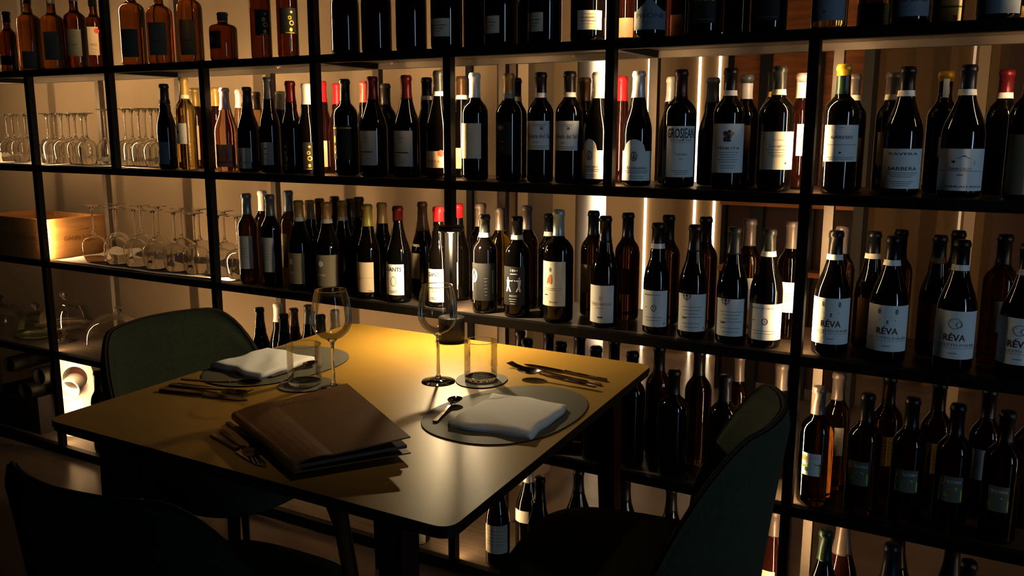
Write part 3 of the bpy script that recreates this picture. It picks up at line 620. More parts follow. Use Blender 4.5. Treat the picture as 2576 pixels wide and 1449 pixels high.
b(3, F, 1750, 567, 72, 'bgy', 'K', 'blk', None, (1700, 740, 1775, 834, 'wht', 'wheel'), 'bottle with wheel emblem at label top, left one of two')
b(3, B, 1777, 547, 62, 'bdx', 'B', 'blk', None, None, 'amber back bottle between the two wheel-labelled bottles')
b(3, F, 1850, 571, 76, 'bgy', 'K', 'dkg', None, (1798, 752, 1876, 846, 'wht', 'wheel'), 'bottle with wheel emblem at label top, right one of two')
b(3, B, 1888, 552, 60, 'bdx', 'A', 'pnk', None, (1876, 700, 1899, 780, 'wht', 'rows'), 'amber bottle with pinkish capsule behind the second wheel label')
b(3, F, 1937, 577, 80, 'bgy', 'K', 'dkg', 'wht', (1884, 765, 1963, 856, 'wht', 'badge'), 'white-banded bottle with round badge on label, right one of two')
b(3, B, 1996, 560, 60, 'bdx', 'A', 'pnk', None, (1964, 710, 1999, 786, 'wht', 'rows'), 'amber bottle with pinkish capsule and white label left of right post')
b(3, F, 2105, 584, 87, 'bgy', 'K', 'blk', 'wht', (2042, 750, 2134, 866, 'wht', 'reva'), 'bottle with animal face on white label, beside the right post')
b(3, B, 2139, 571, 62, 'bdx', 'A', 'pnk', None, None, 'pinkish-capped amber bottle behind the first animal-face label')
b(3, B, 2183, 583, 74, 'bgy', 'K', 'blk', 'crm', (2140, 748, 2186, 850, 'brn', None), 'dark back bottle with brown label between the two animal-face labels')
b(3, F, 2250, 594, 93, 'bgy', 'K', 'blk', 'wht', (2184, 768, 2281, 884, 'wht', 'reva'), 'bottle with animal face on white label, second from the right post')
b(3, C, 2268, 577, 64, 'bdx', 'B', 'blk', None, None, 'amber bottle directly behind the second animal-face label')
b(3, B, 2366, 592, 74, 'bgy', 'K', 'blk', 'brn', (2316, 762, 2352, 860, 'brn', None), 'dark brown-banded back bottle left of the curled horn label')
b(3, C, 2412, 584, 64, 'bdx', 'B', 'blk', None, None, 'dark amber bottle directly behind the curled horn label')
b(3, F, 2423, 604, 93, 'bgy', 'K', 'blk', 'wht', (2350, 782, 2454, 903, 'wht', 'revaram'), 'bottle with curled horn drawing on white label, fully in frame')
b(3, B, 2531, 590, 82, 'bdx', 'A', 'blk', None, (2502, 758, 2528, 836, 'blu', 'rows'), 'amber-edged back bottle with bluish label, rightmost back one, third shelf')
b(3, F, 2590, 612, 96, 'bgy', 'K', 'blk', 'wht', (2508, 800, 2612, 918, 'wht', 'revaram'), 'bottle with curled horn label cut by the right frame edge')
# ---- fourth shelf
b(4, F, 652, 776, 50, 'bgy', 'K', 'dkg', None, None, 'grey-capped dark bottle behind the left napkin, leftmost on fourth shelf')
b(4, B, 698, 763, 46, 'bgy', 'K', 'wht', None, None, 'white-capped dark bottle left of the table glass, fourth shelf')
b(4, F, 713, 789, 52, 'bgy', 'K', 'dkg', None, None, 'low grey-capped bottle in front of the white-capped one, fourth shelf')
b(4, B, 738, 778, 46, 'bgy', 'R', 'brn', None, None, 'brown-capped back bottle left of the wine glass, fourth shelf')
b(4, B, 775, 768, 48, 'bgy', 'K', 'gry', None, None, 'dark bottle seen at the wine glass edge, fourth shelf')
b(4, F, 806, 792, 50, 'bgy', 'K', 'dkg', None, None, 'dark bottle seen through the left wine glass, fourth shelf')
b(4, B, 842, 782, 48, 'bgy', 'K', 'crm', None, None, 'pale-capped bottle seen through the left wine glass, fourth shelf')
b(4, F, 1326, 851, 62, 'bdx', 'K', 'blk', None, None, 'black cap showing left of the table corner, first of two low caps')
b(4, B, 1308, 832, 54, 'bdx', 'K', 'blk', None, None, 'back bottle neck above the far table edge, leftmost of the dark necks')
b(4, B, 1380, 838, 56, 'bdx', 'K', 'blk', None, None, 'back bottle neck between the two low black caps')
b(4, F, 1411, 861, 66, 'bdx', 'K', 'blk', None, None, 'black cap above the far table edge left of the white column')
b(4, B, 1459, 845, 60, 'bdx', 'K', 'blk', None, None, 'back bottle neck touching the left side of the white column foot')
b(4, B, 1546, 853, 60, 'bdx', 'K', 'blk', None, None, 'back bottle neck between the column foot and first light line')
b(4, F, 1500, 872, 68, 'bdx', 'K', 'blk', None, None, 'dark bottle hidden below the right table edge near the cutlery')
b(4, F, 1592, 884, 68, 'bdx', 'K', 'blk', None, None, 'black bottle just under the right table corner')
b(4, B, 1660, 868, 64, 'bdx', 'R', 'blk', None, None, 'back bottle right of the table corner with reddish shoulder')
b(4, F, 1697, 929, 78, 'bdx', 'K', 'blk', None, None, 'short-looking black bottle, first whole one right of the table', h=None)
b(4, B, 1761, 880, 66, 'bdx', 'B', 'blk', None, None, 'brown back bottle between the first two black bottles, fourth shelf')
b(4, F, 1826, 946, 76, 'bdx', 'K', 'nvy', None, None, 'black bottle with bluish glint left of the chair back, fourth shelf')
b(4, B, 1860, 893, 62, 'bdx', 'A', 'pnk', None, (1848, 1038, 1868, 1075, 'wht', None), 'pinkish-capped amber bottle with white label left of the chair back')
b(4, B, 1968, 913, 64, 'bdx', 'K', 'pnk', None, None, 'pinkish-capped bottle rising behind the right chair top')
b(4, F, 2063, 974, 82, 'bdx', 'B', 'pnk', None, (2020, 1140, 2064, 1196, 'wht', 'land'), 'amber bottle with lit landscape label right of the post, fourth shelf')
b(4, B, 2113, 936, 64, 'bdx', 'A', 'pnk', None, (2098, 1076, 2120, 1147, 'wht', 'rows'), 'pinkish-capped amber back bottle with white label, fourth shelf')
b(4, F, 2185, 989, 82, 'bdx', 'B', 'blk', None, (2137, 1160, 2184, 1220, 'dol', 'land'), 'green landscape label bottle, second from the right post')
b(4, B, 2240, 945, 74, 'bdx', 'B', 'blk', None, (2213, 1098, 2246, 1172, 'yel', 'white2'), 'brown back bottle with half orange half white label, left one')
b(4, F, 2298, 1003, 80, 'bdx', 'B', 'blk', None, (2256, 1182, 2306, 1238, 'dol', 'land'), 'green landscape label bottle, third from the right post')
b(4, B, 2366, 960, 74, 'bdx', 'B', 'blk', None, (2330, 1114, 2358, 1190, 'yel', 'white2'), 'brown back bottle with half orange half white label, right one')
b(4, F, 2412, 1019, 82, 'bdx', 'B', 'blk', None, (2367, 1198, 2418, 1262, 'dol', 'land'), 'green landscape label bottle, fourth from the right post')
b(4, B, 2492, 975, 76, 'bdx', 'B', 'blk', None, (2449, 1130, 2476, 1206, 'gry', 'rows'), 'brown back bottle with plain grey-white label near the right edge')
b(4, F, 2537, 1037, 86, 'bdx', 'B', 'blk', None, (2480, 1222, 2536, 1286, 'dol', 'land'), 'green landscape label bottle, rightmost of the row')
b(4, B, 2604, 995, 80, 'bdx', 'B', 'blk', None, None, 'brown bottle cut by the right frame edge, fourth shelf')
# ---- bottom shelf
b(5, F, 243, 925, 42, 'bdx', 'K', 'blk', None, None, 'dark bottle right of the white bottle holder, bottom shelf')
b(5, F, 280, 934, 42, 'bdx', 'K', 'blk', None, None, 'dark bottle half behind the left chair, bottom shelf')
b(5, F, 1050, 1215, 62, 'bdx', 'K', 'blk', None, (1036, 1330, 1070, 1372, 'dol', None), 'dark bottle under the near table corner beside the table leg')
b(5, F, 1252, 1180, 62, 'bgy', 'R', 'drd', None, (1222, 1324, 1276, 1394, 'crm', 'white2'), 'bottle under the table edge with half cream half white label')
b(5, B, 1330, 1160, 66, 'bgy', 'K', 'slv', None, (1297, 1284, 1330, 1314, 'wht', None), 'silver-capped bottle with bright streak below the table edge')
b(5, F, 1358, 1200, 60, 'bgy', 'K', 'blk', None, None, 'dark bottle overlapping the silver-capped bottle below the table')
b(5, B, 1456, 1180, 70, 'bgy', 'K', 'blk', None, None, 'dark bottle against the pale floor left of the chair seat')
b(5, B, 1574, 1198, 72, 'bgy', 'K', 'blk', None, None, 'dark bottle against the pale floor behind the chair seat')
b(5, B, 1690, 1225, 74, 'bgy', 'K', 'blk', None, None, 'dark bottle behind the right chair, bottom shelf')
b(5, B, 1950, 1285, 76, 'bgy', 'R', 'pnk', None, (1898, 1433, 1948, 1490, 'bge', None), 'bottle with beige capsule between chair back and post, bottom shelf')
b(5, F, 2079, 1331, 86, 'bgy', 'K', 'grn', None, None, 'dark bottle first right of the post, bottom shelf')
b(5, B, 2124, 1298, 84, 'champ', 'R', 'pnk', None, None, 'rim-lit bottle with pink-grey foil, bottom shelf')
b(5, F, 2246, 1354, 96, 'champ', 'K', 'nvy', None, None, 'broad dark sparkling bottle in the middle, bottom right shelf')
b(5, B, 2262, 1330, 86, 'champ', 'K', 'blk', None, None, 'dark back bottle behind the broad sparkling bottle, bottom right')
b(5, B, 2400, 1355, 90, 'champ', 'K', 'blk', None, None, 'dark back bottle second from right edge, bottom shelf')
b(5, F, 2440, 1396, 96, 'champ', 'K', 'blk', None, None, 'dark sparkling bottle nearest the right edge, bottom shelf')
# ---------------------------------------------------------------- glassware
TG = thin_glass('thin_glass', (.985, .975, .96), .55)
BLOWN = mat('blown_glass', (.99, .985, .97), .0, 0, .5, trans=1, ior=1.45)
TGW = thin_glass('table_glass', (.99, .985, .965), .62)
GREEN = thin_glass('greenish_glass', (.82, .90, .78), .4)
SOLID = mat('solid_glass', (.96, .96, .95), .02, 0, .5, trans=1, ior=1.46)
def stem_profile(R, h, foot, bowl=.52, rim=.80):
    """upright wine glass outline: foot, stem, bowl"""
    s = h * (1 - bowl); P = [(.0001, .0022), (foot * .5, .002), (foot, .0008), (foot, .0018), (foot * .55, .0042), (.0075, .009), (.0042, .022), (.0036, .05), (.0036, s * .82), (.0050, s * .95), (.012, s * 1.01), (R * .55, s + h * .035)]
    bowlpts = [(R * .82, s + h * .085), (R * .97, s + h * .15), (R, s + h * .20), (R * .97, s + h * .30), (R * .90, s + h * .40), (R * rim, h)]
    return P + bowlpts
def glass_parts(root, P, split, mat_, flip, h, n=40, th=.0011):
    """foot, stem and bowl as three parts; the bowl is a blown wall with an inside and an outside"""
    f = lambda q: [(r, h - z) for r, z in q][::-1] if flip else q
    link('foot', cached(('gf', tuple(P), flip, mat_.name), lambda: MB().lathe(f(P[:6] + [(.0001, P[5][1])]), n, close=False).mesh('foot', BLOWN)), root)
    link('stem', cached(('gs', tuple(P), flip, mat_.name), lambda: MB().lathe(f([(.0001, P[5][1] + .0002)] + P[5:11] + [(.0001, P[10][1])]), 20, close=False).mesh('stem', BLOWN)), root)
    out = [(.0001, P[10][1] + .0003)] + P[11:]
    inn = [(max(.0001, r - th), z + (th * 1.6 if r < .03 else .0004)) for r, z in out[:-1]] + [(out[-1][0] - th, out[-1][1] - .0002)]
    if mat_ is TGW:
        top = out[-1]; lip = [(top[0] + .0009 * math.cos(a), top[1] + .0009 * math.sin(a)) for a in [2 * PI * k / 8 for k in range(9)]]
        link('bowl', cached(('gb', tuple(P), flip), lambda: MB().lathe(P[10:], n, close=False).lathe(lip, n, 1, close=False).mesh('bowl', [TGW, BLOWN])), root); return
    link('bowl', cached(('gb', tuple(P), flip, mat_.name), lambda: MB().lathe(f(out + [(out[-1][0] - th / 2, out[-1][1] + .0006)] + inn[::-1]), n, close=False).mesh('bowl', mat_)), root)
SMALLG = stem_profile(.036, .20, .032, .50, .78); BIGG = stem_profile(.047, .225, .038, .48, .72); TALLG = stem_profile(.036, .215, .033, .46, .75)
ORD = ['leftmost', 'second from left', 'third from left', 'fourth from left', 'fifth from left', 'sixth from left', 'seventh from left', 'eighth from left', 'ninth from left']
def upturned(row, dep, px, py, P, h, label, group, lift=.0085):
    p = at(px, py, 'y', dep); z = ST[row - 1] + lift
    t = thing('wine_glass', label, 'wine glass', (p.x, dep, z), random.uniform(0, 6), group)
    glass_parts(t, P, 0, BLOWN, True, h); SHELF.append([row, t, max(r for r, z in P), None]); return t
g2 = 'upturned wine glasses on the second shelf'
for k, px in enumerate((14, 44)): upturned(2, .10, px, 285, SMALLG, .20, 'upturned wine glass left of the leftmost post, %s front glass' % ORD[k], g2)
for k, px in enumerate((28, 60)): upturned(2, .20, px, 283, SMALLG, .20, 'upturned wine glass left of the leftmost post, %s back glass' % ORD[k], g2)
for k, px in enumerate((116, 152, 187, 216)): upturned(2, .08, px, 288, SMALLG, .20, 'upturned glass between first and second posts, front row, %s' % ORD[k], g2)
for k, px in enumerate((134, 170, 203)): upturned(2, .17, px, 287, SMALLG, .20, 'upturned glass between first and second posts, back row, %s' % ORD[k], g2)
upturned(2, .11, 256, 268, TALLG, .215, 'taller upturned wine glass just left of the second post', g2)
for k, px in enumerate((310, 345, 378)): upturned(2, .09, px, 266, TALLG, .215, 'tall upturned glass right of second post, front row, %s' % ORD[k], g2)
for k, px in enumerate((328, 362, 393)): upturned(2, .18, px, 266, TALLG, .215, 'tall upturned glass right of second post, back row, %s' % ORD[k], g2)
g3 = 'big upturned wine glasses on the third shelf'
for k, px in enumerate((229, 284, 334, 382, 434, 484, 546, 592)): upturned(3, .085, px, 516, BIGG, .225, 'big upturned wine glass on third-shelf cloth, front row, %s' % ORD[k], g3)
for k, px in enumerate((290, 351, 394, 452, 497, 560)): upturned(3, .20, px, 513, BIGG, .225, 'big upturned wine glass on third-shelf cloth, back row, %s' % ORD[k], g3)

# nothing on a shelf runs into its neighbour: ease apart whatever touches
for _ in range(60):
    moved = False
    for i in range(len(SHELF)):
        for j in range(i + 1, len(SHELF)):
            A, Bq = SHELF[i], SHELF[j]
            if A[0] != Bq[0]: continue
            d = Bq[1].location.xy - A[1].location.xy; need = A[2] + Bq[2] + .0025
            if d.length < need:
                u = d.normalized() if d.length > 1e-5 else Vector((1, 0)); k = (need - d.length) / 2 + 1e-4; moved = True
                for it, s in ((A, -1), (Bq, 1)):
                    L = it[1].location; L.x += s * u.x * k; L.y = min(max(L.y + s * u.y * k, it[2] + .008), RD - .03 - it[2])
    # and clear of the uprights
    for row, o, r, fc in SHELF:
        for i in range(-2, 9):
            if (row == 1 and i % 2 == 0) or (row > 2 and i % 2): continue
            for py in (.0125, RD - .0125):
                d = o.location.xy - Vector((PX(i), py)); need = r + .019
                if d.length < need: o.location.xy += d.normalized() * (need - d.length); moved = True
    if not moved: break

# white liner cloths
CLOTH = mat('white_linen', (.80, .77, .72), .9, bump=.25, bscale=250, sheen=.2)
def liner(x0, x1, y0, y1, z, label, amp=.004, droop=0.0, seed=1):
    nx, ny = int((x1 - x0) / .012), 22; rnd = random.Random(seed)
    ph = [(rnd.uniform(4, 26), rnd.uniform(4, 30), rnd.uniform(0, 6)) for _ in range(7)]
    mb = MB(); top = []
    for i in range(nx + 1):
        for j in range(ny + 1):
            x = x0 + (x1 - x0) * i / nx; y = y0 + (y1 - y0) * j / ny + .004 * math.sin(9 * x + seed)
            w = sum(math.sin(a * x + b_ * y + c) for a, b_, c in ph) / 7
            zz = z + .0015 + amp * max(0, w + .25)
            t_ = max(0, (j / ny - .80) / .20); zz += .034 * t_ * t_ * (3 - 2 * t_) * (.72 + .28 * math.sin(13 * x + seed) * math.sin(31 * x))
            top.append((x, y, zz))
    n = len(top); vs = top + [(x, y, zz - .0012) for x, y, zz in top]; fs = []
    for i in range(nx):
        for j in range(ny):
            a = i * (ny + 1) + j; q = (a, a + ny + 1, a + ny + 2, a + 1); fs.append(q); fs.append([k + n for k in q[::-1]])
    mb.add(vs, fs, 0, True)
    tag(obj('liner_cloth', mb, CLOTH), label, 'cloth')
liner(PX(-1) - .4, PX(0) - .03, .03, .30, ST[1], 'white cloth under glasses left of the leftmost post, second shelf', seed=2)
liner(PX(0) + .02, PX(1) - .02, .03, .30, ST[1], 'white cloth under glasses between first and second posts, second shelf', seed=3)
liner(PX(1) + .02, PX(1) + .205, .03, .30, ST[1], 'white cloth under tall glasses right of second post, second shelf', seed=4)
liner(PX(0) + .03, at(584, 700, 'y', .05).x, .028, .30, ST[2], 'long white cloth under the big wine glasses, third shelf', amp=.006, seed=5)

# wooden crate
PINE = mat('pine_wood', (.60, .33, .12), .6, bump=.1, bscale=40, vary=.16, vscale=5, stretch=(9, 1, 9))
cx1 = at(119, 640, 'y', .03).x; cw, cdp, ch, tk = .50, .272, .165, .012
cr = thing('wooden_crate', 'open pale pine wine crate with printed sides, left end of the third shelf', 'crate', (cx1 - cw, .032, ST[2] + .0006))
obj('front_board', MB().box(0, cw, 0, tk, 0, ch), PINE, cr)
obj('back_board', MB().box(0, cw, cdp - tk, cdp, 0, ch), PINE, cr)
obj('side_board', MB().box(0, tk, tk, cdp - tk, 0, ch), PINE, cr)
sb = MB().box(cw - tk, cw, tk, cdp - tk, 0, ch)
vs, fs = text_faces('GIANNI RONC', .026, .150)
sb.add([(cw + .0004, cdp * .56 + v.x, ch * .47 + v.y) for v in vs], fs, 1)
sb.add([(cw + .0004, cdp * .45, ch * .66), (cw + .0004, cdp * .70, ch * .67), (cw + .0004, cdp * .72, ch * .70), (cw + .0004, cdp * .68, ch * .685)], [(0, 1, 2, 3)], 1)
obj('side_board', sb, [PINE, mat('burnt_print', (.20, .09, .03), .7)], cr)
fbv = MB(); vs, fs = text_faces('GIANNI RONC', .026, .16)
fbv.add([(cw * .72 + v.x, -.0006, ch * .5 + v.y) for v in vs], fs, 0)
obj('printed_name', fbv, mat('burnt_print', (.20, .09, .03), .7), cr)
obj('bottom_board', MB().box(tk, cw - tk, tk, cdp - tk, 0, .008), PINE, cr)

# glass domes and stands on the fourth shelf
def dome_profile(R, h):
    return [(R, 0), (R * 1.0, h * .12), (R * .985, h * .3), (R * .93, h * .5), (R * .80, h * .70), (R * .60, h * .86), (R * .34, h * .96), (.004, h)]
def dome(px, py, dep, R, h, label, z, m=TG, tilt=0.0, knob=True):
    p = at(px, py, 'y', dep)
    t = thing('glass_dome', label, 'glass dome', (p.x, dep, z)); t.rotation_euler = (0, tilt, 0)
    obj('cover', MB().lathe(dome_profile(R, h), 44, close=False), m, t)
    if knob: obj('knob', MB().lathe([(.0001, h - .001), (.007, h), (.006, h + .008), (.014, h + .015), (.017, h + .024), (.012, h + .033), (.0001, h + .036)], 24), SOLID, t)
    return p
z4 = ST[3] + .0006
def cake_stand(px, py, dep, R, h, label, m=TG):
    p = at(px, py, 'y', dep); t = thing('cake_stand', label, 'cake stand', (p.x, dep, z4))
    obj('plate', MB().lathe([(.012, h - .004), (R * .9, h - .003), (R, h + .004), (R, h + .007), (R * .9, h), (.0001, h - .0005)], 44, close=False), m, t)
    obj('stem', MB().lathe([(.052, 0), (.05, .004), (.020, .012), (.012, .020), (.016, .028), (.010, .038), (.014, .048), (.012, h - .004)], 28), SOLID, t)
    return p
cake_stand(164, 850, .15, .118, .075, 'clear glass cake stand with knobbed stem right of the leftmost post')
dome(164, 790, .15, .105, .105, 'clear glass dome covering the cake stand right of the leftmost post', z4 + .0835)
dome(285, 800, .17, .118, .125, 'clear glass dome leaning slightly, left of the left chair', z4 + .03, tilt=.22)
dome(405, 830, .12, .105, .115, 'glass dome whose knob shows just above the left chair back', z4)
dome(585, 830, .14, .120, .130, 'pale glass dome curving out right of the left chair back', z4)
dome(92, 800, .16, .085, .095, 'small greenish glass dome left of the leftmost post', z4 + .02, GREEN)
dome(4, 800, .15, .10, .13, 'dark glass dome at the left frame edge', z4)
tr = MB(); 
tag(obj('glass_plate', MB().lathe([(.0001, 0), (.08, 0), (.098, .006), (.098, .010), (.08, .0045), (.0001, .004)], 40), GREEN, None, (at(92, 800, 'y', .16).x, .16, z4)), 'thick greenish glass plate under the small dome', 'plate')

# white bottle holder and dark tubes on the bottom shelf
WHITE = mat('white_glaze', (.45, .43, .40), .45, bump=.05, bscale=30)
p = at(178, 1000, 'y', .10)
hz = ST[4] + .0006
bh = thing('bottle_holder', 'white rounded bottle holder with round dark openings, lit bright behind the leftmost post', 'bottle holder', (p.x, .13, hz))
out = []
for i in range(25):
    a = PI * i / 24; out.append((.083 * math.cos(a), .285 + .083 * math.sin(a)))
out += [(-.083, .20), (-.068, .0), (.068, .0), (.083, .20)]
inner = [(.006 + .052 * math.cos(2 * PI * i / 32), .268 + .050 * math.sin(2 * PI * i / 32)) for i in range(32)]
def plate_with_hole(mb, outline, hole, y0, y1):
    no, nh = len(outline), len(hole); cxh = sum(q[0] for q in hole) / nh; czh = sum(q[1] for q in hole) / nh
    # resample the outer edge by direction from the hole's centre
    ring = []
    for q in hole:
        a = math.atan2(q[1] - czh, q[0] - cxh); best = None
        d = (math.cos(a), math.sin(a))
        for i in range(no):
            A, Bq = outline[i], outline[(i + 1) % no]; ex, ez = Bq[0] - A[0], Bq[1] - A[1]
            den = d[0] * ez - d[1] * ex
            if abs(den) < 1e-12: continue
            s = ((A[0] - cxh) * ez - (A[1] - czh) * ex) / den; t_ = ((A[0] - cxh) * d[1] - (A[1] - czh) * d[0]) / den
            if s > 0 and -1e-6 <= t_ <= 1 + 1e-6: best = s if best is None else max(best, s)
        ring.append((cxh + d[0] * best, czh + d[1] * best))
    vs = [(x, y, z) for y in (y0, y1) for rr in (ring, hole) for x, z in rr]; fs = []
    for i in range(nh):
        j = (i + 1) % nh
        fs += [(i, j, nh + j, nh + i), (2 * nh + i, 3 * nh + i, 3 * nh + j, 2 * nh + j), (i, 2 * nh + i, 2 * nh + j, j), (nh + i, nh + j, 3 * nh + j, 3 * nh + i)]
    return mb.add(vs, fs)
obj('body', plate_with_hole(MB(), out, inner, -.02, .075), WHITE, bh, None, .62)
tube = MB(); Mt = Matrix.Rotation(.62, 4, 'Z') @ Matrix.Translation((-.012, -.022, .225)) @ Matrix.Rotation(PI / 2 + .12, 4, 'X')
tube.lathe([(.040, -.05), (.040, .03), (.0465, .03), (.0465, -.05)], 40, M=Mt, close=False)
obj('ring', tube, WHITE, bh)
obj('lining', MB().lathe([(.0001, -.06), (.049, -.06)], 32, M=Matrix.Rotation(.62, 4, 'Z') @ Matrix.Translation((.006, .0, .268)) @ Matrix.Rotation(PI / 2, 4, 'X'), close=False), mat('dark_red_lining', (.06, .008, .006), .6), bh)
DT = mat('dark_tube_card', (.022, .017, .013), .5, bump=.1, bscale=80)
for px, py, rr, nm in ((22, 918, .036, 'upper left dark open tube left of the leftmost post'), (97, 948, .040, 'upper right dark open tube beside the leftmost post'), (62, 985, .046, 'lower dark open tube with glinting rim left of the leftmost post')):
    q = at(px, py, 'y', .06)
    tb = MB().lathe([(rr - .005, .0), (rr, .002), (rr, .19), (.0001, .191), (.0001, .186), (rr - .005, .184), (rr - .005, 0)], 36, M=Matrix.Rotation(-PI / 2, 4, 'X'), close=False)
    o = obj('storage_tube', tb, DT, None, (q.x, .062, q.z)); o.rotation_euler = (0, 0, .12); tag(o, nm, 'tube')
crd = MB().box(-.17, .17, 0, .26, 0, .012).box(-.17, -.158, 0, .26, .012, .17).box(.158, .17, 0, .26, .012, .17).box(-.158, .158, .248, .26, .012, .17).box(-.158, .158, 0, .012, .012, .15)
q = at(55, 1000, 'y', .045)
tag(obj('storage_box', crd, mat('dark_box_card', (.014, .010, .008), .7, bump=.1), None, (-2.33, .042, ST[4] + .0006)), 'dark open box holding tubes left of the leftmost post, bottom shelf', 'box')
# ------------------------------------------------------------------- table
TZ = .77
TOP = mat('mustard_laminate', (.47, .285, .05), .42, 0, .7, bump=.03, bscale=300, vary=.04, vscale=6)
EDGE = mat('dark_table_edge', (.035, .018, .008), .5)
LEGM = mat('dark_red_brown_leg', (.045, .018, .012), .45, bump=.06, bscale=30)
def rounded(corners, rad, n=8):
    out = []
    for i, c in enumerate(corners):
        c = Vector(c); a = Vector(corners[i - 1]); b_ = Vector(corners[(i + 1) % len(corners)])
        u = (a - c).normalized(); v = (b_ - c).normalized()
        p0 = c + u * rad; p1 = c + v * rad
        for k in range(n + 1):
            t = k / n; out.append(tuple((p0 * (1 - t) + c * t) * (1 - t) + (c * (1 - t) + p1 * t) * t))
    return out
TC = [(-.236, -1.082), (.792, -1.082), (.715, -.022), (-.291, -.026)]
tcx, tcy = .25, -.55
tb = thing('dining_table', 'square dining table with mustard yellow top and rounded corners', 'table', (tcx, tcy, 0))
loc2 = lambda pts: [(x - tcx, y - tcy) for x, y in pts]
ol = loc2(rounded(TC, .035))
tm = MB().prism(ol, TZ - .014, TZ, 0, None, .001)
for i in range(len(tm.f) - 1): tm.m[i] = 1
obj('tabletop', tm, [TOP, EDGE], tb)
ol2 = [(x * .996, y * .996) for x, y in ol]
obj('edge_band', MB().prism(ol2, TZ - .0215, TZ - .0142), EDGE, tb)
fr = MB()
for a in ((-.36, .36, -.46, -.43), (-.36, .36, .43, .46), (-.39, -.36, -.46, .46), (.36, .39, -.46, .46)): fr.box(a[0], a[1], a[2], a[3], TZ - .055, TZ - .022)
obj('frame', fr, LEGM, tb)
for sx, sy in ((-1, -1), (1, -1), (1, 1), (-1, 1)):
    lg = MB()
    x, y = sx * .375, sy * .445
    vs = []
    for z, k, s in ((TZ - .022, 0, .026), (0, 1, .018)):
        cx_, cy_ = x + sx * .02 * k, y + sy * .02 * k
        vs += [(cx_ - s, cy_ - s, z), (cx_ + s, cy_ - s, z), (cx_ + s, cy_ + s, z), (cx_ - s, cy_ + s, z)]
    lg.add(vs, [(0, 1, 2, 3), (7, 6, 5, 4), (0, 4, 5, 1), (1, 5, 6, 2), (2, 6, 7, 3), (3, 7, 4, 0)])
    obj('leg', lg, LEGM, tb)
for sx in (-1, 1):
    obj('brace', MB().tube([(sx * .24, -sx * .445, TZ - .056), (sx * .305, -sx * .452, .40), (sx * .365, -sx * .458, .12)], [.015, .013, .012], 8), mat('brown_brace', (.16, .075, .035), .35), tb)
# --------------------------------------------------------- things laid on it
T0 = TZ + .0005
LEATH = mat('grey_green_leather', (.17, .155, .11), .62, 0, .45, bump=.18, bscale=260)
LEDGE = mat('dark_leather_edge', (.02, .018, .015), .6)
def pebble(rx, ry, egg=.0, p=2.25, n=72):
    out = []
    for i in range(n):
        a = 2 * PI * i / n; c, s = math.cos(a), math.sin(a)
        x = rx * abs(c) ** (2 / p) * (1 if c >= 0 else -1); y = ry * abs(s) ** (2 / p) * (1 if s >= 0 else -1)
        out.append((x * (1 + egg * y / ry), y))
    return out
def mat_on_table(name, label, cat, x, y, rx, ry, rot, egg, th=.0022):
    mb = MB().prism(pebble(rx, ry, egg), 0, th, 0)
    k = len(mb.f)
    for i in range(k - 2): mb.m[i] = 1
    o = obj(name, mb, [LEATH, LEDGE], None, (x, y, T0), rot); return tag(o, label, cat)
mat_on_table('placemat', 'rounded grey leather placemat under the right napkin', 'placemat', .588, -.545, .150, .212, -.10, -.10)
mat_on_table('placemat', 'rounded dark grey leather placemat under the left napkin', 'placemat', -.128, -.520, .148, .205, .02, .08)
mat_on_table('coaster', 'small rounded leather coaster under the right tumbler', 'coaster', .405, -.372, .062, .066, .3, .1)
mat_on_table('coaster', 'small rounded leather coaster under the left tumbler', 'coaster', .058, -.615, .062, .066, .2, .1)
PM = T0 + .0024
# glasses
UP = stem_profile(.0475, .238, .041, .50, .76)
def table_glass(px, py, label):
    p = at(px, py, 'z', TZ); t = thing('wine_glass', label, 'wine glass', (p.x, p.y, T0)); glass_parts(t, UP, 0, TGW, False, .238, 64); return t
table_glass(840, 979, 'upright empty wine glass left of the menu, behind the left tumbler')
table_glass(1103, 960, 'upright empty wine glass standing in front of the table lamp')
def tumbler(x, y, label):
    t = thing('tumbler', label, 'tumbler', (x, y, PM))
    lip = [(.0400 + .0008 * math.cos(a), .0970 + .0008 * math.sin(a)) for a in [2 * PI * k / 8 for k in range(9)]]
    obj('wall', MB().lathe([(.0398, .0085), (.0402, .012), (.0403, .02), (.0400, .0970)], 56, close=False).lathe(lip, 56, 1, close=False), [TGW, BLOWN], t)
    obj('base', MB().lathe([(.0001, .0005), (.034, .0), (.0385, .002), (.0396, .0083), (.030, .0095), (.0001, .0075)], 56, close=False), BLOWN, t)
tumbler(.402, -.368, 'clear water tumbler on the right coaster beside the lamp')
tumbler(.056, -.612, 'clear water tumbler on the left coaster overlapping the left napkin')
# cordless lamp
LB = mat('lamp_black_metal', (.018, .015, .014), .45, .3, bump=.04, bscale=200)
lp = at(1169, 850, 'z', TZ)
lx, ly = lp.x - .01, -.070
lamp = thing('table_lamp', 'slim dark cordless table lamp with flat disc head and cylinder base', 'lamp', (lx, ly, T0))
obj('base', MB().lathe([(.0001, 0), (.036, 0), (.038, .002), (.038, .070), (.0365, .0725), (.0001, .0725)], 48), LB, lamp)
obj('pole', MB().lathe([(.0050, .072), (.0050, .325)], 20), mat('lamp_pole_metal', (.008, .007, .006), .55, 0), lamp)
hd = obj('head', MB().lathe([(.0001, .323), (.034, .323), (.037, .321), (.039, .324), (.039, .333), (.036, .336), (.0001, .337)], 48), LB, lamp)
obj('diffuser', MB().lathe([(.0145, .3228), (.0143, .3205), (.0128, .3183), (.0092, .3170), (.0001, .3164)], 40, close=False), emitter('lamp_diffuser', (1, .80, .50), LAMP_S), hd)
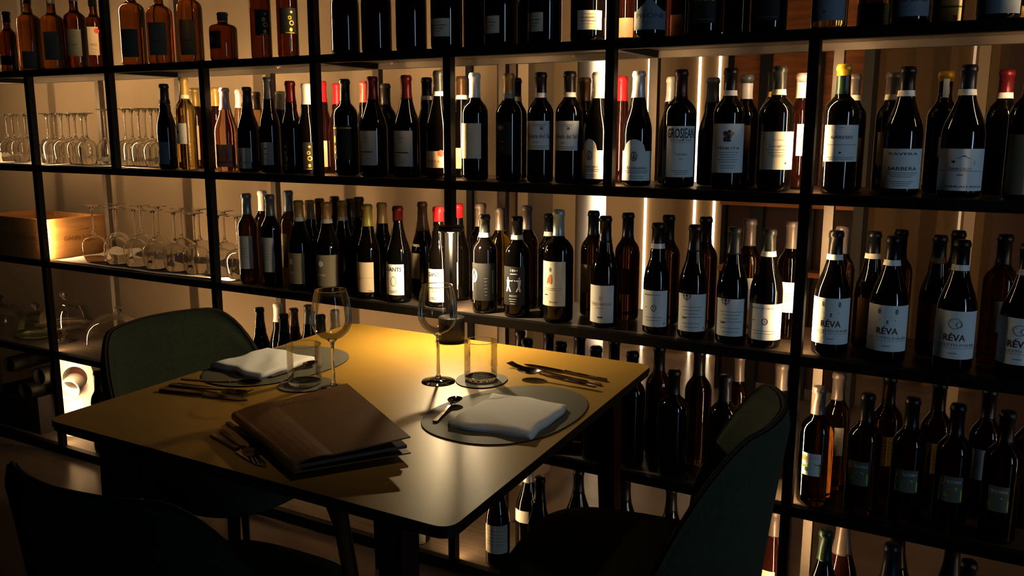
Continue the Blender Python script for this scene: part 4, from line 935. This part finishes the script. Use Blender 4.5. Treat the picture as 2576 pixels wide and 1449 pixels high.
# napkins
NAPK = mat('white_napkin', (.90, .87, .82), .9, bump=.2, bscale=350, sheen=.2)
def napkin(corners, z, th, label, seed):
    rnd = random.Random(seed); n = 26
    A, Bc, Cc, D = [Vector((*c, 0)) for c in corners]
    ph = [(rnd.uniform(5, 14), rnd.uniform(5, 14), rnd.uniform(0, 6)) for _ in range(5)]
    top = []; bot = []
    for i in range(n + 1):
        for j in range(n + 1):
            u, v = i / n, j / n
            p = A * (1 - u) * (1 - v) + Bc * u * (1 - v) + Cc * u * v + D * (1 - u) * v
            e = min(u, 1 - u, v, 1 - v); soft = min(1, e / .05)
            wob = sum(math.sin(a * u + b_ * v + c) for a, b_, c in ph) / 5
            k = (.0036 if e > 0 else .006) * wob
            d = Vector((math.sin(7 * v + seed) + .5 * math.sin(17 * v), math.sin(8 * u + seed) + .5 * math.sin(15 * u + 1), 0)) * .0042
            top.append(p + d + Vector((0, 0, th * (.62 + .38 * math.sqrt(soft)) + k))); bot.append(p + d * .6)
    N = n + 1; vs = [v + Vector((0, 0, 0)) for v in top + bot]; fs = []; o = len(top)
    for i in range(n):
        for j in range(n):
            q = (i * N + j, (i + 1) * N + j, (i + 1) * N + j + 1, i * N + j + 1); fs.append(q); fs.append([k + o for k in q[::-1]])
    rim = [i * N for i in range(n)] + [n * N + j for j in range(n)] + [i * N + n for i in range(n, 0, -1)] + [j for j in range(n, 0, -1)]
    for k in range(len(rim)):
        a, b_ = rim[k], rim[(k + 1) % len(rim)]; fs.append((a, a + o, b_ + o, b_))
    mb = MB().add(vs, fs, 0, True)
    o_ = obj('napkin', mb, NAPK, None, (0, 0, z))
    return tag(o_, label, 'napkin')
napkin([(.528, -.700), (.714, -.676), (.692, -.470), (.505, -.482)], PM + .0002, .015, 'folded white cloth napkin on the right placemat', 3)
napkin([(-.247, -.628), (-.054, -.648), (-.062, -.447), (-.240, -.434)], PM + .0002, .015, 'folded white cloth napkin on the left placemat', 5)
# cutlery
BRZ = mat('dark_polished_cutlery', (.22, .17, .13), .14, 1.0)
def hpath(L, z0=.004): return [(0, 0, z0), (.02, 0, z0 + .0005), (L * .5, 0, z0 + .002), (L * .72, 0, z0 + .004)]
def flatbar(mb, pts, ws, th):
    """flat tapered bar: pts centre line (x, z), half widths, thickness"""
    vs = []; fs = []
    for (x, z), w in zip(pts, ws): vs += [(x, -w, z), (x, w, z), (x, w, z + th), (x, -w, z + th)]
    for i in range(len(pts) - 1):
        for k in range(4): fs.append((i * 4 + k, i * 4 + (k + 1) % 4, i * 4 + 4 + (k + 1) % 4, i * 4 + 4 + k))
    fs.append((3, 2, 1, 0)); m = (len(pts) - 1) * 4; fs.append((m, m + 1, m + 2, m + 3)); return mb.add(vs, fs)
def handle(mb, L): return flatbar(mb, [(0, 0), (.004, -.0), (L * .35, .0005), (L * .62, .003)], [.0044, .0050, .0038, .0026], .0042)
def spoon_mesh(L, bl=None):
    mb = handle(MB(), L); bl = bl or L * .30; bw = bl * .36; n, m = 20, 7; x0 = L - bl; vs = []; fs = []
    flatbar(mb, [(L * .60, .003), (x0 + bl * .06, .006)], [.0028, .0026], .003)
    for i in range(m + 1):
        s = i / m
        for k in range(n):
            a = 2 * PI * k / n
            vs.append((x0 + bl / 2 + bl / 2 * s * math.cos(a), bw * s * math.sin(a) * (1 + .12 * math.cos(a)), .0012 + .0085 * s ** 2))
    for i in range(m):
        for k in range(n): fs.append((i * n + k, i * n + (k + 1) % n, (i + 1) * n + (k + 1) % n, (i + 1) * n + k))
    return mb.add(vs, fs, 0, True)
def fork_mesh(L):
    mb = handle(MB(), L); flatbar(mb, [(L * .60, .003), (L * .70, .006), (L * .74, .005), (L * .79, .003)], [.0028, .004, .010, .0115], .0022)
    for k in range(4):
        y = -.0095 + k * .00633
        vs = []; fs = []
        for x, z in ((L * .78, .0032), (L * .86, .0022), (L * .94, .005), (L, .010)): vs += [(x, y - .0017, z), (x, y + .0017, z), (x, y + .0014, z + .002), (x, y - .0014, z + .002)]
        for i in range(3):
            for q in range(4): fs.append((i * 4 + q, i * 4 + (q + 1) % 4, i * 4 + 4 + (q + 1) % 4, i * 4 + 4 + q))
        fs += [(3, 2, 1, 0), (12, 13, 14, 15)]; mb.add(vs, fs)
    return mb
def knife_mesh(L):
    mb = flatbar(MB(), [(0, 0), (.006, 0), (L * .30, .0), (L * .50, .001)], [.0048, .0056, .0050, .0040], .0058)
    return flatbar(mb, [(L * .50, .0015), (L * .56, .0015), (L * .75, .001), (L * .92, .0005), (L, .0002)], [.0045, .0095, .0105, .0085, .0008], .0022)
def lay(kind, p0, p1, label, z=T0, tilt=0.0, name=None, L=None):
    """p0 handle end, p1 head end, on the table plane"""
    d = Vector((p1[0] - p0[0], p1[1] - p0[1])); L = L or d.length
    mb = {'knife': knife_mesh, 'fork': fork_mesh, 'spoon': spoon_mesh}[kind](L)
    o = obj(name or kind, mb, BRZ, None, (p0[0], p0[1], z)); o.rotation_euler = (0, -tilt, math.atan2(d.y, d.x)); return tag(o, label, name or kind)
lay('knife', (.672, -.222), (.425, -.190), 'table knife, farthest piece of the cutlery right of the lamp', T0)
lay('fork', (.676, -.262), (.398, -.222), 'fork with upturned tines under the spoon, right of the lamp', T0)
lay('spoon', (.680, -.300), (.462, -.288), 'soup spoon lying across the fork, nearest piece right of the lamp', T0 + .006, .015)
lay('knife', (-.200, -.822), (.035, -.775), 'table knife nearest the left table corner, handle to the left', T0)
lay('fork', (-.216, -.782), (.010, -.742), 'fork in the middle of the left cutlery group', T0)
lay('spoon', (-.215, -.748), (.000, -.700), 'soup spoon with glinting bowl, farthest of the left cutlery group', T0 + .005, .012)
lay('knife', (.148, -.975), (.345, -1.036), 'table knife nearest the table edge, half under the menu', T0, L=.225)
lay('fork', (.143, -.948), (.350, -1.035), 'fork beside the menu spine, between knife and spoon', T0, L=.20)
lay('spoon', (.117, -.908), (.302, -.978), 'spoon closest to the menu spine, bowl hidden under the menu', T0, L=.20)
lay('spoon', (.490, -.690), (.452, -.545), 'small teaspoon lying on the right placemat left of the napkin', PM, .02, 'teaspoon', .150)
lay('spoon', (-.050, -.560 - .06), (-.030, -.425), 'small teaspoon on the left placemat seen through the tumbler', PM, .01, 'teaspoon', .150)
# menu
MC = [(.141, -.905), (.449, -1.052), (.566, -.876), (.236, -.668)]   # spine far, spine near, fore-edge near, fore-edge far
MEN = mat('brown_leather_menu', (.22, .112, .036), .42, 0, .5, bump=.12, bscale=220, vary=.1, vscale=12)
mn = thing('menu', 'brown leather menu folder slightly open, lying near the front of the table', 'menu', (MC[0][0], MC[0][1], T0))
mz = .010     # rests over the cutlery
def quad_slab(pts, zs, th, n=10, bow=0.0):
    A, Bc, Cc, D = [Vector((p[0] - MC[0][0], p[1] - MC[0][1], z)) for p, z in zip(pts, zs)]
    top = []; 
    for i in range(n + 1):
        for j in range(n + 1):
            u, v = i / n, j / n
            p = A * (1 - u) * (1 - v) + Bc * u * (1 - v) + Cc * u * v + D * (1 - u) * v
            top.append(p + Vector((0, 0, bow * math.sin(PI * min(1, v * 3.2)) * (1 if v < .3125 else 0))))
    N = n + 1; o = len(top); vs = top + [p - Vector((0, 0, th)) for p in top]; fs = []
    for i in range(n):
        for j in range(n):
            q = (i * N + j, (i + 1) * N + j, (i + 1) * N + j + 1, i * N + j + 1); fs.append(q); fs.append([k + o for k in q[::-1]])
    rim = [i * N for i in range(n)] + [n * N + j for j in range(n)] + [i * N + n for i in range(n, 0, -1)] + [j for j in range(n, 0, -1)]
    for k in range(len(rim)):
        a, b_ = rim[k], rim[(k + 1) % len(rim)]; fs.append((a, a + o, b_ + o, b_))
    return MB().add(vs, fs, 0, False)
inset = lambda k: [tuple(Vector(a) * (1 - k) + Vector((sum(q[0] for q in MC) / 4, sum(q[1] for q in MC) / 4)) * k) for a in MC]
obj('back_cover', quad_slab(MC, [mz + .003] * 4, .0025), MEN, mn)
obj('pages', quad_slab(inset(.04), [mz + .012, mz + .012, mz + .016, mz + .016], .006), mat('menu_pages', (.16, .13, .10), .8), mn)
cover = quad_slab(MC, [mz + .020, mz + .020, mz + .034, mz + .034], .0025, 16, .004)
vs, fs = text_faces('CARTA DEI VINI', .012, .105)
ux = (Vector(MC[2]) - Vector(MC[1])); ux = Vector((ux.x, ux.y, 0)).normalized(); uy = Vector((-ux.y, ux.x, 0))
c0 = Vector(((MC[0][0] + MC[3][0]) / 2 - MC[0][0], (MC[0][1] + MC[3][1]) / 2 - MC[0][1], 0)) - uy * .045 + ux * .0
def cz(p): return mz + .0285
cover.add([(lambda q: (q.x, q.y, mz + .0212 + .014 * max(0, min(1, (q.x * ux.x + q.y * ux.y) / .22))))(c0 + ux * v.x + uy * v.y) for v in vs], fs, 1)
obj('front_cover', cover, [MEN, mat('menu_lettering', (.025, .015, .01), .5)], mn)
sp = MB()
A, Bc = Vector((0, 0, mz + .010)), Vector((MC[1][0] - MC[0][0], MC[1][1] - MC[0][1], mz + .010))
sp.tube([A, (A + Bc) / 2, Bc], .0105, 14)
obj('spine', sp, MEN, mn)

# ------------------------------------------------------------------- chairs
FABG = mat('green_grey_fabric', (.040, .054, .026), .95, bump=.5, bscale=420, vary=.22, vscale=90, sheen=.1)
PIPE = mat('brown_piping', (.045, .028, .014), .9, bump=.2, bscale=300)
CLEG = mat('dark_chair_leg', (.02, .016, .013), .5)
def chair(x, y, facing, label, seatz=.46, toph=.83, wing=70):
    """facing: rotation so that local +Y is where the sitter looks"""
    t = thing('dining_chair', label, 'chair', (x, y, 0), facing)
    n, m = 40, 14; A = math.radians(wing); R0 = .265
    def surf(u, v, off):
        a = -A + 2 * A * u; aa = abs(a) / A
        top = toph - .02 * aa ** 2 - (.27 * max(0, (aa - .46) / .54) ** 1.9)
        z = .40 + (top - .40) * v
        lean = .055 * v ** 1.3
        # a squarish curve: flat across the back, turning forward at the sides
        k = 2.7; c, s = math.cos(a), math.sin(a)
        rr = (abs(c) ** k + abs(s) ** k) ** (-1 / k)
        r = R0 * rr * (1 - .02 * aa) + off + lean * (.9 - .35 * aa)
        return (r * s * .98, -r * c * .98 - .005, z)
    vs = []; fs = []
    for side, off in ((0, -.019), (1, .019)):
        for i in range(n + 1):
            for j in range(m + 1):
                v = j / m; o = off * (1 if j < m else .45)
                vs.append(Vector(surf(i / n, v * .985 if j < m else 1.0, o)))
    N = m + 1; o2 = (n + 1) * N
    for i in range(n):
        for j in range(m):
            q = (i * N + j, (i + 1) * N + j, (i + 1) * N + j + 1, i * N + j + 1); fs.append(q[::-1]); fs.append([k + o2 for k in q])
        fs.append((i * N + m, (i + 1) * N + m, (i + 1) * N + m + o2, i * N + m + o2)); fs.append((i * N, i * N + o2, (i + 1) * N + o2, (i + 1) * N))
    for j in range(m):
        fs.append((j, j + 1, j + 1 + o2, j + o2)); e = n * N; fs.append((e + j, e + j + o2, e + j + 1 + o2, e + j + 1))
    obj('backrest', MB().add(vs, fs, 0, True), FABG, t)
    rim = [Vector(surf(i / n, 1.0, .0)) + Vector((0, 0, .001)) for i in range(n + 1)]
    obj('piping', MB().tube(rim, .0042, 8), PIPE, t)
    seat = []
    for i in range(48):
        a = 2 * PI * i / 48; c, s = math.cos(a), math.sin(a)
        seat.append((.245 * abs(c) ** .62 * (1 if c >= 0 else -1), .245 * abs(s) ** .62 * (1 if s >= 0 else -1)))
    sm = MB(); rings = [(.90, .385), (.985, .395), (1.0, .42), (.99, seatz - .02), (.95, seatz - .006), (.82, seatz), (.4, seatz + .004), (.001, seatz + .005)]
    v2 = []; f2 = []
    for k, z in rings: v2 += [(p[0] * k, p[1] * k + .01, z) for p in seat]
    for q in range(len(rings) - 1):
        for i in range(48): f2.append((q * 48 + i, q * 48 + (i + 1) % 48, (q + 1) * 48 + (i + 1) % 48, (q + 1) * 48 + i))
    f2.append(list(range(48))[::-1]); sm.add(v2, f2, 0, True)
    obj('seat', sm, FABG, t)
    for sx in (-1, 1):
        for sy in (-1, 1):
            obj('leg', MB().tube([(sx * .16, sy * .16, .388), (sx * .20, sy * .20, .2), (sx * .235, sy * .235, 0)], [.017, .014, .010], 12), CLEG, t)
    return t
chair(-.365, -.462, -PI / 2, 'olive fabric dining chair at the left side of the table')
chair(.828, -.455, PI / 2 + .15, 'green-grey fabric dining chair at the right side of the table')
chair(.20, -1.035, .05, 'dark fabric dining chair in the shadowed near left corner', toph=.81)

# render look
vs_ = sc.view_settings
vs_.view_transform = VIEW; vs_.look = LOOK; vs_.exposure = EXPO; vs_.gamma = GAM
cy = sc.cycles
cy.max_bounces = 13; cy.diffuse_bounces = 3; cy.glossy_bounces = 4; cy.transmission_bounces = 12; cy.transparent_max_bounces = 24
cy.caustics_reflective = False; cy.caustics_refractive = False; cy.sample_clamp_indirect = 4.0
cy.use_denoising = True; cy.use_adaptive_sampling = True; cy.adaptive_threshold = .015
